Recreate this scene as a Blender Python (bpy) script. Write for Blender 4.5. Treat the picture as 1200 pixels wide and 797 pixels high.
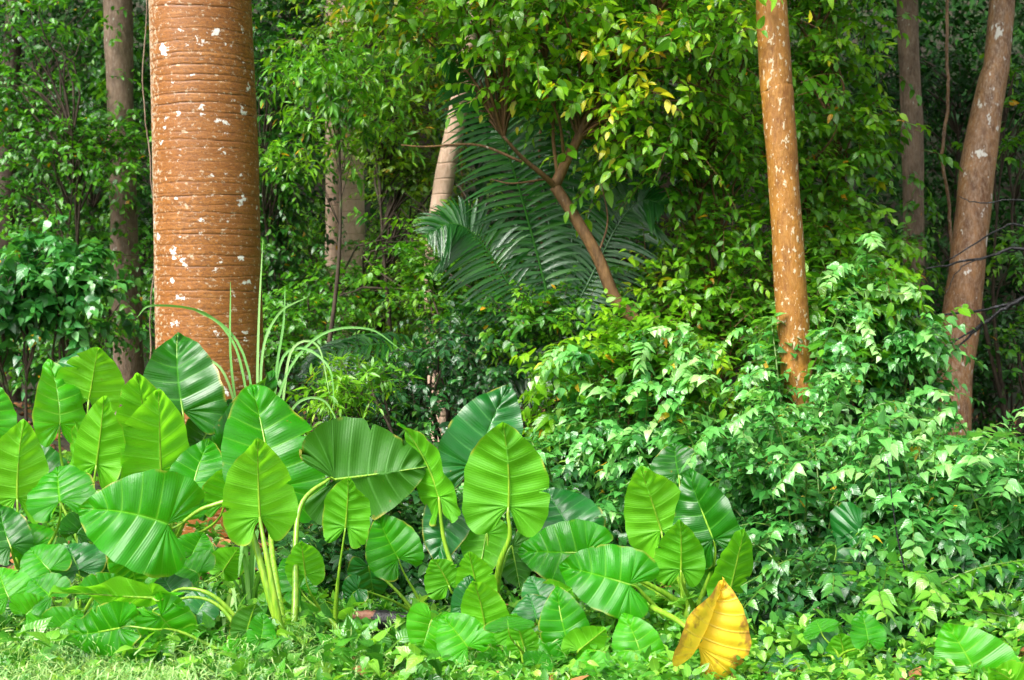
import bpy, math, random
import numpy as np
from mathutils import Vector

R = math.radians
rng = np.random.default_rng(11)
random.seed(5)
for o in list(bpy.data.objects):
    bpy.data.objects.remove(o)
SC = bpy.context.scene
COL = SC.collection

# ------------------------------------------------------------------ camera
CAMH, PITCH, FPX = 1.45, R(2.6), 1667.0
cd = bpy.data.cameras.new('camera')
cam = bpy.data.objects.new('camera', cd)
COL.objects.link(cam)
cam.location = (0, 0, CAMH)
cam.rotation_euler = (R(90) - PITCH, 0, 0)
cd.lens = 50.0
cd.sensor_width = 36.0
cd.clip_start = 0.05
cd.clip_end = 400
cd.dof.use_dof = True
cd.dof.focus_distance = 5.9
cd.dof.aperture_fstop = 5.0
SC.camera = cam

# ------------------------------------------------------------------ sky, sun, exposure
SUN_EL, SUN_AZ = R(50), R(222)      # azimuth clockwise from +Y; sun stands behind and left of the camera
w = bpy.data.worlds.new('World')
SC.world = w
w.use_nodes = True
nt = w.node_tree
sky = nt.nodes.new('ShaderNodeTexSky')
sky.sky_type = 'NISHITA'
sky.sun_disc = False
sky.sun_elevation = SUN_EL
sky.sun_rotation = SUN_AZ
sky.air_density = 1.0
sky.dust_density = 4.0
hsv = nt.nodes.new('ShaderNodeHueSaturation')      # an overcast sky is greyer than a clear one
hsv.inputs['Saturation'].default_value = 0.18
nt.links.new(sky.outputs[0], hsv.inputs['Color'])
bg = nt.nodes['Background']
nt.links.new(hsv.outputs[0], bg.inputs['Color'])
bg.inputs['Strength'].default_value = 0.14
sd = bpy.data.lights.new('sun', 'SUN')
sun = bpy.data.objects.new('sun', sd)
COL.objects.link(sun)
sd.energy = 2.6
sd.angle = R(30)
sd.color = (1.0, 0.96, 0.88)
sv = Vector((math.sin(SUN_AZ) * math.cos(SUN_EL), math.cos(SUN_AZ) * math.cos(SUN_EL), math.sin(SUN_EL)))
sun.rotation_euler = sv.to_track_quat('Z', 'Y').to_euler()
SC.view_settings.view_transform = 'Standard'
SC.view_settings.look = 'None'
SC.view_settings.exposure = 1.38
SC.view_settings.gamma = 1.0
SC.cycles.max_bounces = 6
SC.cycles.diffuse_bounces = 3
SC.cycles.glossy_bounces = 2
SC.cycles.transmission_bounces = 4
SC.cycles.transparent_max_bounces = 4
SC.cycles.use_denoising = True
SC.cycles.caustics_reflective = False
SC.cycles.caustics_refractive = False

cp, sp_ = math.cos(PITCH), math.sin(PITCH)
def W(px, py, d):
    """point seen at photo pixel (px, py) of the 1200 x 797 photograph, d metres in front of the camera"""
    x = (px - 600) / FPX * d
    y = -(py - 398.5) / FPX * d
    return np.array([x, d * cp + y * sp_, CAMH - d * sp_ + y * cp])

def gz(x, y):
    h = 0.035 * np.sin(x * 1.3 + y * .7) + 0.03 * np.sin(y * 1.9 - x * .8)
    h = h + np.maximum(0, y - 21) * 0.45 + np.maximum(0, np.abs(x) - 12) * 0.25  # slope at the back is added to block bright sky between the leaves
    return h
def G(px, d):
    x = (px - 600) / FPX * d
    return np.array([x, d, float(gz(x, d))])

# ------------------------------------------------------------------ object helpers
def link(name, data, parent=None):
    o = bpy.data.objects.new(name, data)
    COL.objects.link(o)
    if parent is not None:
        o.parent = parent
    return o
def tag(o, label=None, cat=None, group=None, kind=None):
    if label: o['label'] = label
    if cat: o['category'] = cat
    if group: o['group'] = group
    if kind: o['kind'] = kind
    return o
def thing(name, label, cat, loc, group=None):
    o = link(name, None)
    o.location = [float(v) for v in loc]
    return tag(o, label, cat, group)

class MB:
    """collects vertices, faces and a per-vertex (u, v, tint) attribute for ONE mesh"""
    def __init__(s, origin=(0, 0, 0)):
        s.o = np.array(origin, float); s.v = []; s.a = []; s.q = []; s.t = []; s.n = 0
    def add(s, v, a, quads=None, tris=None):
        v = np.asarray(v, float).reshape(-1, 3)
        a = np.asarray(a, float).reshape(-1, 3)
        s.v.append(v); s.a.append(a)
        if quads is not None and len(quads): s.q.append(np.asarray(quads, int).reshape(-1, 4) + s.n)
        if tris is not None and len(tris): s.t.append(np.asarray(tris, int).reshape(-1, 3) + s.n)
        s.n += len(v)
    def build(s, name, mat, parent=None, smooth=True):
        v = np.concatenate(s.v) - s.o
        a = np.concatenate(s.a)
        q = np.concatenate(s.q) if s.q else np.zeros((0, 4), int)
        t = np.concatenate(s.t) if s.t else np.zeros((0, 3), int)
        me = bpy.data.meshes.new(name)
        me.vertices.add(len(v)); me.vertices.foreach_set('co', v.astype(np.float32).ravel())
        idx = np.concatenate([q.ravel(), t.ravel()])
        me.loops.add(len(idx)); me.loops.foreach_set('vertex_index', idx.astype(np.int32))
        nf = len(q) + len(t)
        me.polygons.add(nf)
        st = np.concatenate([np.arange(len(q)) * 4, len(q) * 4 + np.arange(len(t)) * 3])
        me.polygons.foreach_set('loop_start', st.astype(np.int32))
        me.polygons.foreach_set('use_smooth', np.full(nf, smooth))
        me.update(calc_edges=True)
        at = me.attributes.new('lc', 'FLOAT_VECTOR', 'POINT')
        at.data.foreach_set('vector', a.astype(np.float32).ravel())
        me.materials.append(mat)
        return link(name, me, parent)

def norm(a):
    a = np.asarray(a, float)
    return a / (np.linalg.norm(a, axis=-1, keepdims=True) + 1e-9)

def tube(mb, pts, rad, n=8, tint=0.5, cap=True, uscale=1.0, flat=1.0):
    pts = np.asarray(pts, float); m = len(pts)
    rad = np.broadcast_to(np.asarray(rad, float), (m,))
    tan = norm(np.gradient(pts, axis=0))
    ref = np.array([0, 1., 0]) if abs(tan[0][1]) < .8 else np.array([1., 0, 0])
    X = norm(np.cross(ref, tan[0])); rows = []
    L = np.concatenate([[0], np.cumsum(np.linalg.norm(np.diff(pts, axis=0), axis=1))])
    th = np.arange(n) / n * 2 * np.pi
    for i in range(m):
        X = norm(X - tan[i] * np.dot(X, tan[i]))
        Y = np.cross(tan[i], X)
        rows.append(pts[i] + rad[i] * (np.cos(th)[:, None] * X + np.sin(th)[:, None] * Y * flat))
    v = np.concatenate(rows)
    a = np.zeros((m * n, 3)); a[:, 0] = np.tile(th / (2 * np.pi), m); a[:, 1] = np.repeat(L, n); a[:, 2] = tint
    i, k = np.meshgrid(np.arange(m - 1), np.arange(n), indexing='ij')
    k2 = (k + 1) % n
    q = np.stack([i * n + k, i * n + k2, (i + 1) * n + k2, (i + 1) * n + k], -1).reshape(-1, 4)
    tr = []
    if cap:
        c0, c1 = m * n, m * n + 1
        v = np.concatenate([v, pts[:1], pts[-1:]]); a = np.concatenate([a, [[0, 0, tint], [0, L[-1], tint]]])
        tr = [[c0, (x + 1) % n, x] for x in range(n)] + [[c1, (m - 1) * n + x, (m - 1) * n + (x + 1) % n] for x in range(n)]
    mb.add(v, a, q, tr)

def spline(ctrl, n):
    """Catmull-Rom through the control points"""
    P = np.asarray(ctrl, float)
    if len(P) == 2: return P[0] + np.linspace(0, 1, n)[:, None] * (P[1] - P[0])
    P = np.concatenate([[2 * P[0] - P[1]], P, [2 * P[-1] - P[-2]]])
    s = np.linspace(0, len(P) - 3 - 1e-6, n); i = s.astype(int); t = (s - i)[:, None]
    a, b, c, d = P[i], P[i + 1], P[i + 2], P[i + 3]
    return .5 * (2 * b + (c - a) * t + (2 * a - 5 * b + 4 * c - d) * t * t + (3 * b - a - 3 * c + d) * t ** 3)

def bezier(p0, p1, p2, p3, n):
    t = np.linspace(0, 1, n)[:, None]
    return (1 - t) ** 3 * p0 + 3 * (1 - t) ** 2 * t * p1 + 3 * (1 - t) * t * t * p2 + t ** 3 * p3

# ------------------------------------------------------------------ materials
class NT:
    def __init__(s, name):
        s.m = bpy.data.materials.new(name); s.m.use_nodes = True; s.t = s.m.node_tree
        for n in list(s.t.nodes): s.t.nodes.remove(n)
        s.out = s.n('ShaderNodeOutputMaterial')
    def n(s, typ, **kw):
        x = s.t.nodes.new(typ)
        for k, v in kw.items(): setattr(x, k, v)
        return x
    def put(s, sock, v):
        if hasattr(v, 'links') or isinstance(v, bpy.types.NodeSocket): s.t.links.new(v, sock)
        elif v is not None: sock.default_value = v
    def math(s, op, a, b=None, c=None, clamp=False):
        x = s.n('ShaderNodeMath', operation=op); x.use_clamp = clamp
        s.put(x.inputs[0], a)
        if b is not None: s.put(x.inputs[1], b)
        if c is not None: s.put(x.inputs[2], c)
        return x.outputs[0]
    def mix(s, f, a, b, blend='MIX'):
        x = s.n('ShaderNodeMix', data_type='RGBA', blend_type=blend)
        s.put(x.inputs['Factor'], f)
        for k, v in ((6, a), (7, b)):
            s.put(x.inputs[k], v if not isinstance(v, tuple) else (v + (1,))[:4])
        return x.outputs[2]
    def ramp(s, f, stops, interp='LINEAR'):
        x = s.n('ShaderNodeValToRGB'); x.color_ramp.interpolation = interp
        e = x.color_ramp.elements
        while len(e) < len(stops): e.new(0.5)
        for k, (p, c) in enumerate(stops):
            e[k].position = p; e[k].color = (c + (1,))[:4] if isinstance(c, tuple) else (c, c, c, 1)
        s.put(x.inputs[0], f); return x.outputs[0]
    def noise(s, vec, scale, detail=3, rough=.55, dim='3D'):
        x = s.n('ShaderNodeTexNoise'); s.put(x.inputs['Vector'], vec)
        x.inputs['Scale'].default_value = scale; x.inputs['Detail'].default_value = detail
        x.inputs['Roughness'].default_value = rough; return x.outputs[0]
    def maps(s, vec, scale):
        x = s.n('ShaderNodeMapping'); s.put(x.inputs[0], vec); x.inputs['Scale'].default_value = scale
        return x.outputs[0]
    def bump(s, h, strength=.4, dist=.01, normal=None):
        x = s.n('ShaderNodeBump'); x.inputs['Strength'].default_value = strength
        x.inputs['Distance'].default_value = dist; s.put(x.inputs['Height'], h)
        if normal is not None: s.put(x.inputs['Normal'], normal)
        return x.outputs[0]
    def attr(s):
        a = s.n('ShaderNodeAttribute', attribute_name='lc')
        x = s.n('ShaderNodeSeparateXYZ'); s.t.links.new(a.outputs['Vector'], x.inputs[0])
        return x.outputs[0], x.outputs[1], x.outputs[2]
    def princ(s, col, rough, spec=.5, normal=None):
        p = s.n('ShaderNodeBsdfPrincipled'); s.put(p.inputs['Base Color'], col if not isinstance(col, tuple) else (col + (1,))[:4])
        s.put(p.inputs['Roughness'], rough); s.put(p.inputs['Specular IOR Level'], spec)
        if normal is not None: s.put(p.inputs['Normal'], normal)
        return p.outputs[0]
    def leafout(s, col, tcol, rough, fac, normal=None, spec=.5):
        a = s.princ(col, rough, spec, normal)
        t = s.n('ShaderNodeBsdfTranslucent'); s.put(t.inputs[0], tcol)
        if normal is not None: s.put(t.inputs['Normal'], normal)
        m = s.n('ShaderNodeMixShader'); s.put(m.inputs[0], fac)
        s.t.links.new(a, m.inputs[1]); s.t.links.new(t.outputs[0], m.inputs[2])
        s.t.links.new(m.outputs[0], s.out.inputs[0])
    def surf(s, sh):
        s.t.links.new(sh, s.out.inputs[0]); return s.m

def small_leaf_mat(name, stops, rough=.34, trans=.3, spec=.5, back=1.25):
    rough -= .06; spec *= 1.35
    k = NT(name)
    u, v, t = k.attr()
    geo = k.n('ShaderNodeNewGeometry')
    pos = k.n('ShaderNodeTexCoord').outputs['Object']
    col = k.ramp(t, stops)
    col = k.mix(k.math('MULTIPLY', k.noise(pos, 1.4, 2), .5), col, k.mix(1.0, col, (1.35, 1.1, .7), 'MULTIPLY'))
    rib = k.math('SUBTRACT', 1.0, k.math('MULTIPLY', k.math('ABSOLUTE', u), 9.0), clamp=True)
    col = k.mix(k.math('MULTIPLY', rib, .45), col, k.mix(1.0, col, (2.2, 1.7, 1.8), 'MULTIPLY'))
    under = k.mix(1.0, col, (back * 1.05, back, back * 1.2), 'MULTIPLY')
    colf = k.mix(geo.outputs['Backfacing'], col, under)
    tc = k.mix(1.0, col, (2.0, 1.75, .8), 'MULTIPLY')
    rg = k.math('ADD', rough, k.math('MULTIPLY', geo.outputs['Backfacing'], .25))
    veins = k.math('SINE', k.math('ADD', k.math('MULTIPLY', v, 44.0), k.math('MULTIPLY', k.math('ABSOLUTE', u), -14.0)))
    k.leafout(colf, tc, rg, trans, k.bump(veins, .25, .002), spec)
    return k.m

def hexs(*c): return tuple(c)
M = {}
# ramp stops: tint 0..1 dark old leaf -> fresh leaf -> the few yellowing ones
M['leaf_dark'] = small_leaf_mat('dark_leaf', [(0, (.008, .05, .010)), (.45, (.020, .115, .012)), (.8, (.06, .25, .012)), (.965, (.09, .26, .012)), (.98, (.45, .30, .02))], .33, .25)
M['leaf_mid'] = small_leaf_mat('mid_leaf', [(0, (.014, .085, .009)), (.45, (.042, .20, .010)), (.8, (.11, .34, .014)), (.97, (.16, .38, .014)), (.985, (.55, .33, .02))], .36, .32)
M['leaf_yellow'] = small_leaf_mat('yellow_green_leaf', [(0, (.035, .14, .010)), (.4, (.07, .25, .010)), (.75, (.15, .38, .012)), (.95, (.28, .50, .015)), (.975, (.60, .33, .02))], .36, .34)
M['leaf_olive'] = small_leaf_mat('olive_leaf', [(0, (.04, .12, .010)), (.5, (.10, .26, .010)), (.85, (.17, .30, .012)), (.94, (.3, .35, .015)), (.97, (.45, .20, .02))], .42, .32)
M['leaf_pale'] = small_leaf_mat('pale_leaf', [(0, (.012, .09, .020)), (.4, (.036, .20, .036)), (.75, (.11, .38, .085)), (.975, (.32, .58, .22)), (.99, (.6, .42, .03))], .30, .28, .6)
M['leaf_blue'] = small_leaf_mat('blue_green_leaf', [(0, (.010, .06, .020)), (.5, (.020, .11, .026)), (.9, (.05, .20, .03)), (1, (.09, .28, .03))], .30, .22, .6)
M['leaf_frond'] = small_leaf_mat('frond_leaflet', [(0, (.008, .07, .016)), (.5, (.018, .13, .022)), (1, (.06, .26, .025))], .30, .3, .9)
M['leaf_deep'] = small_leaf_mat('deep_shade_leaf', [(0, (.003, .020, .004)), (.5, (.007, .042, .006)), (1, (.022, .10, .009))], .62, .15, .12)  # leaf colour darkened to paint in the shade deep in the forest
M['leaf_grass'] = small_leaf_mat('grass_blade', [(0, (.04, .17, .025)), (.5, (.12, .34, .07)), (1, (.36, .55, .22))], .45, .3)
M['leaf_weed'] = small_leaf_mat('weed_leaf', [(0, (.02, .11, .014)), (.5, (.055, .25, .02)), (.9, (.20, .48, .05)), (1, (.30, .55, .09))], .36, .32)

def big_leaf_mat(name, top, under, trans, rough, veincol, glow=1.0, spec=.5):
    """lc.x = running vein number, lc.y = 0 at midrib .. 1 at margin, lc.z = random per leaf"""
    k = NT(name)
    u, v, t = k.attr()
    pos = k.n('ShaderNodeTexCoord').outputs['Object']
    geo = k.n('ShaderNodeNewGeometry')
    fr = k.math('ABSOLUTE', k.math('SUBTRACT', k.math('FRACT', k.math('ADD', u, .5)), .5))     # 0 on a vein
    wid = k.math('ADD', .05, k.math('MULTIPLY', k.math('SUBTRACT', 1.0, v), .05))
    vein = k.math('SUBTRACT', 1.0, k.math('DIVIDE', fr, wid), clamp=True)
    mid = k.math('SUBTRACT', 1.0, k.math('DIVIDE', v, .045), clamp=True)
    vm = k.math('MAXIMUM', k.math('MULTIPLY', vein, k.math('SUBTRACT', .85, k.math('MULTIPLY', v, .5))), mid)
    fine = k.math('ABSOLUTE', k.math('SINE', k.math('MULTIPLY', u, 25.0)))
    big = k.noise(pos, 5.0, 3)
    sm = k.noise(pos, 60.0, 3)
    c = k.mix(k.ramp(big, [(.35, 0.0), (.65, 1.0)]), tuple(x * .75 for x in top), tuple(x * 1.2 for x in top))
    c = k.mix(k.math('MULTIPLY', t, .5), c, k.mix(1.0, c, (1.7, 1.12, .8), 'MULTIPLY'))
    c = k.mix(k.math('MULTIPLY', sm, .3), c, k.mix(1.0, c, (.7, .75, .8), 'MULTIPLY'))
    ctop = k.mix(k.math('MULTIPLY', vm, .85), c, veincol)
    cu = k.mix(k.ramp(big, [(.35, 0.0), (.65, 1.0)]), tuple(x * .85 for x in under), tuple(x * 1.15 for x in under))
    cu = k.mix(k.math('MULTIPLY', t, .4), cu, k.mix(1.0, cu, (.75, .85, .9), 'MULTIPLY'))
    cun = k.mix(k.math('MULTIPLY', vm, .7), cu, tuple(min(1, x * 1.9 + .06) for x in under))
    bf = geo.outputs['Backfacing']
    col = k.mix(bf, ctop, cun)
    spot = k.noise(pos, 38, 2); patch = k.noise(pos, 3.1, 2)
    sp = k.math('MULTIPLY', k.ramp(spot, [(.70, 0.), (.735, 1.)]), k.ramp(patch, [(.5, 0.), (.6, 1.)]))
    col = k.mix(k.math('MULTIPLY', sp, .8), col, (.20, .13, .02))
    edge = k.math('MULTIPLY', k.ramp(v, [(.93, 0.), (1.0, 1.)]), k.ramp(k.noise(pos, 7, 3), [(.52, 0.), (.62, 1.)]))
    col = k.mix(k.math('MULTIPLY', edge, .75), col, (.42, .34, .05))
    tcol = k.mix(k.math('MULTIPLY', vm, .5), tuple(min(.9, x * glow) for x in (.20, .62, .015)), (.5, .85, .12))
    h = k.math('SUBTRACT', k.math('MULTIPLY', fine, .25), k.math('MULTIPLY', vm, 1.0))
    hs = k.math('MULTIPLY', h, k.math('SUBTRACT', 1.0, k.math('MULTIPLY', bf, 2.0)))
    nrm = k.bump(k.math('ADD', hs, k.math('MULTIPLY', sm, .5)), .45, .004)
    rg = k.math('ADD', k.math('ADD', rough, k.math('MULTIPLY', big, .22)), k.math('MULTIPLY', bf, .22))
    k.leafout(col, tcol, rg, trans, nrm, spec)
    return k.m
M['taro'] = big_leaf_mat('elephant_ear_blade', (.020, .20, .003), (.085, .33, .006), .36, .20, (.13, .42, .02), 1.3, .34)
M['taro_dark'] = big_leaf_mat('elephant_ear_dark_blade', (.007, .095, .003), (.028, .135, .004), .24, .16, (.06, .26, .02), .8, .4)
M['taro_light'] = big_leaf_mat('elephant_ear_young_blade', (.045, .31, .005), (.13, .43, .010), .42, .20, (.22, .50, .04), 1.6, .4)
M['taro_blue'] = big_leaf_mat('elephant_ear_waxy_blade', (.005, .11, .014), (.05, .20, .010), .24, .20, (.06, .26, .05), .7, .65)

def petiole_mat(name, c1, c2):
    k = NT(name); u, v, t = k.attr()
    pos = k.n('ShaderNodeTexCoord').outputs['Object']
    s = k.noise(k.maps(pos, (30, 30, 4)), 3, 3)
    col = k.mix(k.ramp(s, [(.35, 0.), (.65, 1.)]), c1, c2)
    p = k.princ(col, .32, .5, k.bump(s, .2, .003)); return k.surf(p)
M['petiole'] = petiole_mat('leaf_stalk', (.11, .27, .012), (.24, .40, .03))
M['stem_green'] = petiole_mat('green_stem', (.05, .14, .015), (.12, .20, .03))

def yellow_mat():
    k = NT('withered_blade'); u, v, t = k.attr()
    pos = k.n('ShaderNodeTexCoord').outputs['Object']
    fr = k.math('ABSOLUTE', k.math('SUBTRACT', k.math('FRACT', k.math('ADD', u, .5)), .5))
    vein = k.math('SUBTRACT', 1.0, k.math('DIVIDE', fr, .09), clamp=True)
    n1 = k.noise(pos, 9, 4); n2 = k.noise(pos, 26, 4)
    c = k.mix(k.ramp(n1, [(.4, 0.), (.62, 1.)]), (.95, .70, .03), (.92, .55, .02))
    c = k.mix(k.math('MULTIPLY', vein, .55), c, (.86, .60, .12))
    c = k.mix(k.ramp(k.math('ADD', k.math('MULTIPLY', v, .35), k.math('MULTIPLY', n2, .8)), [(.65, 0.), (.78, 1.)]), c, (.40, .17, .03))
    k.leafout(c, (.95, .66, .06, 1), .55, .3, k.bump(k.math('ADD', vein, n2), .5, .004)); return k.m
M['withered'] = yellow_mat()

def bark_mat(name, base, dark, light, lichen, lic_thr, lic_scale, sc=(1, 1, .25), rough=.7, wet=0.0, ring=0.0):
    k = NT(name)
    pos = k.n('ShaderNodeTexCoord').outputs['Object']
    n1 = k.noise(k.maps(pos, tuple(10 * s for s in sc)), 2.0, 5, .6)
    n2 = k.noise(k.maps(pos, tuple(34 * s for s in sc)), 2.0, 5, .65)
    n3 = k.noise(pos, 1.7, 2)
    c = k.mix(k.ramp(n1, [(.35, 0.), (.65, 1.)]), dark, base)
    c = k.mix(k.math('MULTIPLY', k.ramp(n2, [(.45, 0.), (.7, 1.)]), .7), c, light)
    c = k.mix(k.ramp(n3, [(.4, 0.), (.7, .55)]), c, dark)
    lic = k.noise(k.maps(pos, (1, 1, .55)), lic_scale, 3, .6)
    lm = k.ramp(lic, [(lic_thr, 0.), (lic_thr + .045, 1.)])
    c = k.mix(lm, c, lichen)
    h = k.math('ADD', k.math('MULTIPLY', n1, .6), k.math('ADD', n2, k.math('MULTIPLY', lm, .15)))
    if ring:
        z = k.n('ShaderNodeSeparateXYZ'); k.put(z.inputs[0], pos)
        zz = k.math('ADD', z.outputs[2], k.math('MULTIPLY', n3, .08))
        rr = k.math('ABSOLUTE', k.math('SUBTRACT', k.math('FRACT', k.math('MULTIPLY', zz, ring)), .5))
        line = k.math('SUBTRACT', 1.0, k.math('DIVIDE', rr, .09), clamp=True)
        c = k.mix(k.math('MULTIPLY', line, .65), c, dark)
        h = k.math('SUBTRACT', h, line)
    p = k.princ(c, k.math('SUBTRACT', rough, k.math('MULTIPLY', n1, wet)), .4, k.bump(h, .6, .012))
    return k.surf(p)
M['bark_orange'] = bark_mat('orange_bark', (.36, .155, .020), (.18, .068, .010), (.46, .24, .06), (.52, .42, .28), .59, 40, (1, 1, .35), .6, .2)
M['bark_wet'] = bark_mat('wet_brown_bark', (.36, .18, .075), (.13, .055, .022), (.52, .38, .28), (.66, .62, .58), .63, 14, (1, 1, .4), .5, .3)
M['bark_grey'] = bark_mat('grey_brown_bark', (.26, .17, .11), (.11, .07, .045), (.38, .30, .23), (.5, .5, .42), .68, 14, (1, 1, .3), .75)
M['bark_pale'] = bark_mat('pale_ringed_bark', (.80, .56, .42), (.52, .33, .23), (.85, .68, .54), (.6, .56, .5), .70, 12, (1, 1, .3), .75, 0, 9.0)
M['bark_dark'] = bark_mat('dark_bark', (.07, .045, .028), (.025, .016, .010), (.12, .09, .06), (.10, .16, .05), .62, 8, (1, 1, .3), .8)
M['bark_twig'] = bark_mat('brown_twig_bark', (.19, .095, .028), (.06, .03, .012), (.30, .17, .07), (.40, .36, .28), .70, 30, (1, 1, .3), .7)
M['bark_char'] = bark_mat('charred_wood', (.012, .011, .013), (.004, .004, .005), (.03, .028, .034), (.06, .06, .075), .60, 20, (1, 1, 1), .35, .1)
M['wood_raw'] = bark_mat('bare_brown_wood', (.22, .09, .05), (.10, .045, .03), (.32, .17, .12), (.3, .2, .15), .75, 20, (1, 1, 1), .6)

def palm_bark():
    """lc.z holds the ring scar mask modelled into the trunk"""
    k = NT('palm_bark'); u, v, t = k.attr()
    pos = k.n('ShaderNodeTexCoord').outputs['Object']
    fib = k.noise(k.maps(pos, (18, 18, 40)), 2.2, 5, .7)
    spk = k.noise(k.maps(pos, (60, 60, 75)), 2.0, 3, .6)
    big = k.noise(k.maps(pos, (1, 1, .6)), 2.6, 3)
    hor = k.noise(k.maps(pos, (2.2, 2.2, 24)), 2.0, 3, .6)
    c = k.mix(k.ramp(fib, [(.32, 0.), (.66, 1.)]), (.11, .038, .007), (.36, .135, .018))
    c = k.mix(k.math('MULTIPLY', k.ramp(big, [(.38, 0.), (.62, 1.)]), .75), c, (.24, .085, .016))
    c = k.mix(k.math('MULTIPLY', k.ramp(hor, [(.56, 0.), (.74, 1.)]), .45), c, (.52, .25, .08))
    c = k.mix(k.ramp(spk, [(.56, 0.), (.68, .8)]), c, (.09, .035, .012))
    crack = k.math('MULTIPLY', t, k.ramp(k.noise(k.maps(pos, (5, 5, 12)), 2.0, 3), [(.36, .35), (.5, 1.)]))
    c = k.mix(k.math('MULTIPLY', crack, .95), c, (.035, .015, .008))
    # white and grey lichen
    sep = k.n('ShaderNodeSeparateXYZ'); k.put(sep.inputs[0], pos)
    side = k.ramp(k.math('MULTIPLY_ADD', sep.outputs[0], -1.9, .0), [(.36, 0.), (.56, 1.)])
    l1 = k.noise(k.maps(pos, (1, 1, 1.3)), 10, 5, .62)
    lw = k.ramp(l1, [(.63, 0.), (.665, 1.)])
    l2 = k.noise(k.maps(pos, (1, 1, 1.4)), 34, 4, .7)
    lg = k.ramp(k.math('ADD', l2, k.math('MULTIPLY', side, .17)), [(.575, 0.), (.67, .75)])
    c = k.mix(lg, c, (.50, .40, .27)); c = k.mix(lw, c, (.70, .68, .62))
    h = k.math('ADD', k.math('SUBTRACT', k.math('MULTIPLY', fib, .8), k.math('MULTIPLY', crack, 1.3)), k.math('ADD', k.math('MULTIPLY', spk, -.4), k.math('MULTIPLY', lw, .25)))
    return k.surf(k.princ(c, k.math('SUBTRACT', .62, k.math('MULTIPLY', big, .2)), .45, k.bump(h, .42, .005)))
M['palm_bark'] = palm_bark()

def soil():
    k = NT('forest_soil'); pos = k.n('ShaderNodeTexCoord').outputs['Object']
    a = k.noise(pos, 2.2, 5); b = k.noise(pos, 28, 4)
    c = k.mix(k.ramp(a, [(.4, 0.), (.62, 1.)]), (.020, .014, .009), (.016, .035, .010))
    c = k.mix(k.ramp(b, [(.5, 0.), (.68, .8)]), c, (.06, .035, .018))
    return k.surf(k.princ(c, .9, .3, k.bump(b, .8, .03)))
M['soil'] = soil()
def litter():
    k = NT('fallen_leaf'); u, v, t = k.attr()
    c = k.ramp(t, [(0, (.05, .022, .012)), (.4, (.22, .085, .03)), (.75, (.50, .22, .08)), (1, (.62, .38, .16))])
    k.leafout(c, c, .6, .15); return k.m
M['litter'] = litter()

# ------------------------------------------------------------------ leaf clouds
def tpl(rows, widths, fold=.25, droop=.25, cup=0.):
    """a small leaf pointing +Y, length 1; widths = half widths at the inner rows"""
    v = [(0, 0, 0)]; a = [(0, 0)]
    for r, wd in zip(rows, widths):
        zc = -droop * r * r
        v += [(-wd, r - .04, zc + fold * wd), (0, r, zc), (wd, r - .04, zc + fold * wd)]
        a += [(-1, r), (0, r), (1, r)]
    v.append((0, 1, -droop)); a.append((0, 1))
    n = len(rows); q = []; t = [[0, 2, 1], [0, 3, 2]]
    for i in range(n - 1):
        b = 1 + 3 * i; q += [[b, b + 1, b + 4, b + 3], [b + 1, b + 2, b + 5, b + 4]]
    b = 1 + 3 * (n - 1); e = len(v) - 1
    t += [[b, b + 1, e], [b + 1, b + 2, e]]
    return np.array(v, float), np.array(a, float), np.array(q, int).reshape(-1, 4), np.array(t, int)
T_FAR = [tpl([.45], [.24], .3, .2), tpl([.45], [.26], .1, .5)]
T_OVAL = [tpl([.2, .5, .8], [.20, .27, .16], .25, d) for d in (.1, .35, .6)]
T_HEART = [tpl([.08, .3, .6, .82], [.26, .38, .25, .11], .22, d) for d in (.15, .4, .7)]
T_LANCE = [tpl([.25, .55, .82], [.10, .14, .08], .3, d) for d in (.1, .4)]
T_ROUND = [tpl([.12, .4, .75], [.24, .34, .24], .2, d) for d in (.1, .35)]

def cloud(mb, pos, Y, Z, size, tint, tpls):
    """place leaves: pos n x 3, Y leaf direction, Z approximate upper side"""
    Y = norm(Y); X = norm(np.cross(Y, Z)); Z = np.cross(X, Y)
    pick = rng.integers(0, len(tpls), len(pos))
    for k, (tv, ta, tq, tt) in enumerate(tpls):
        s = pick == k; n = int(s.sum())
        if not n: continue
        P, x, y, z, sz, ti = pos[s], X[s], Y[s], Z[s], size[s], tint[s]
        v = P[:, None] + sz[:, None, None] * (tv[None, :, 0:1] * x[:, None] + tv[None, :, 1:2] * y[:, None] + tv[None, :, 2:3] * z[:, None])
        a = np.zeros((n, len(tv), 3)); a[:, :, :2] = ta; a[:, :, 2] = ti[:, None]
        off = (np.arange(n) * len(tv))[:, None, None]
        mb.add(v, a, (tq[None] + off) if len(tq) else None, tt[None] + off)

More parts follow.
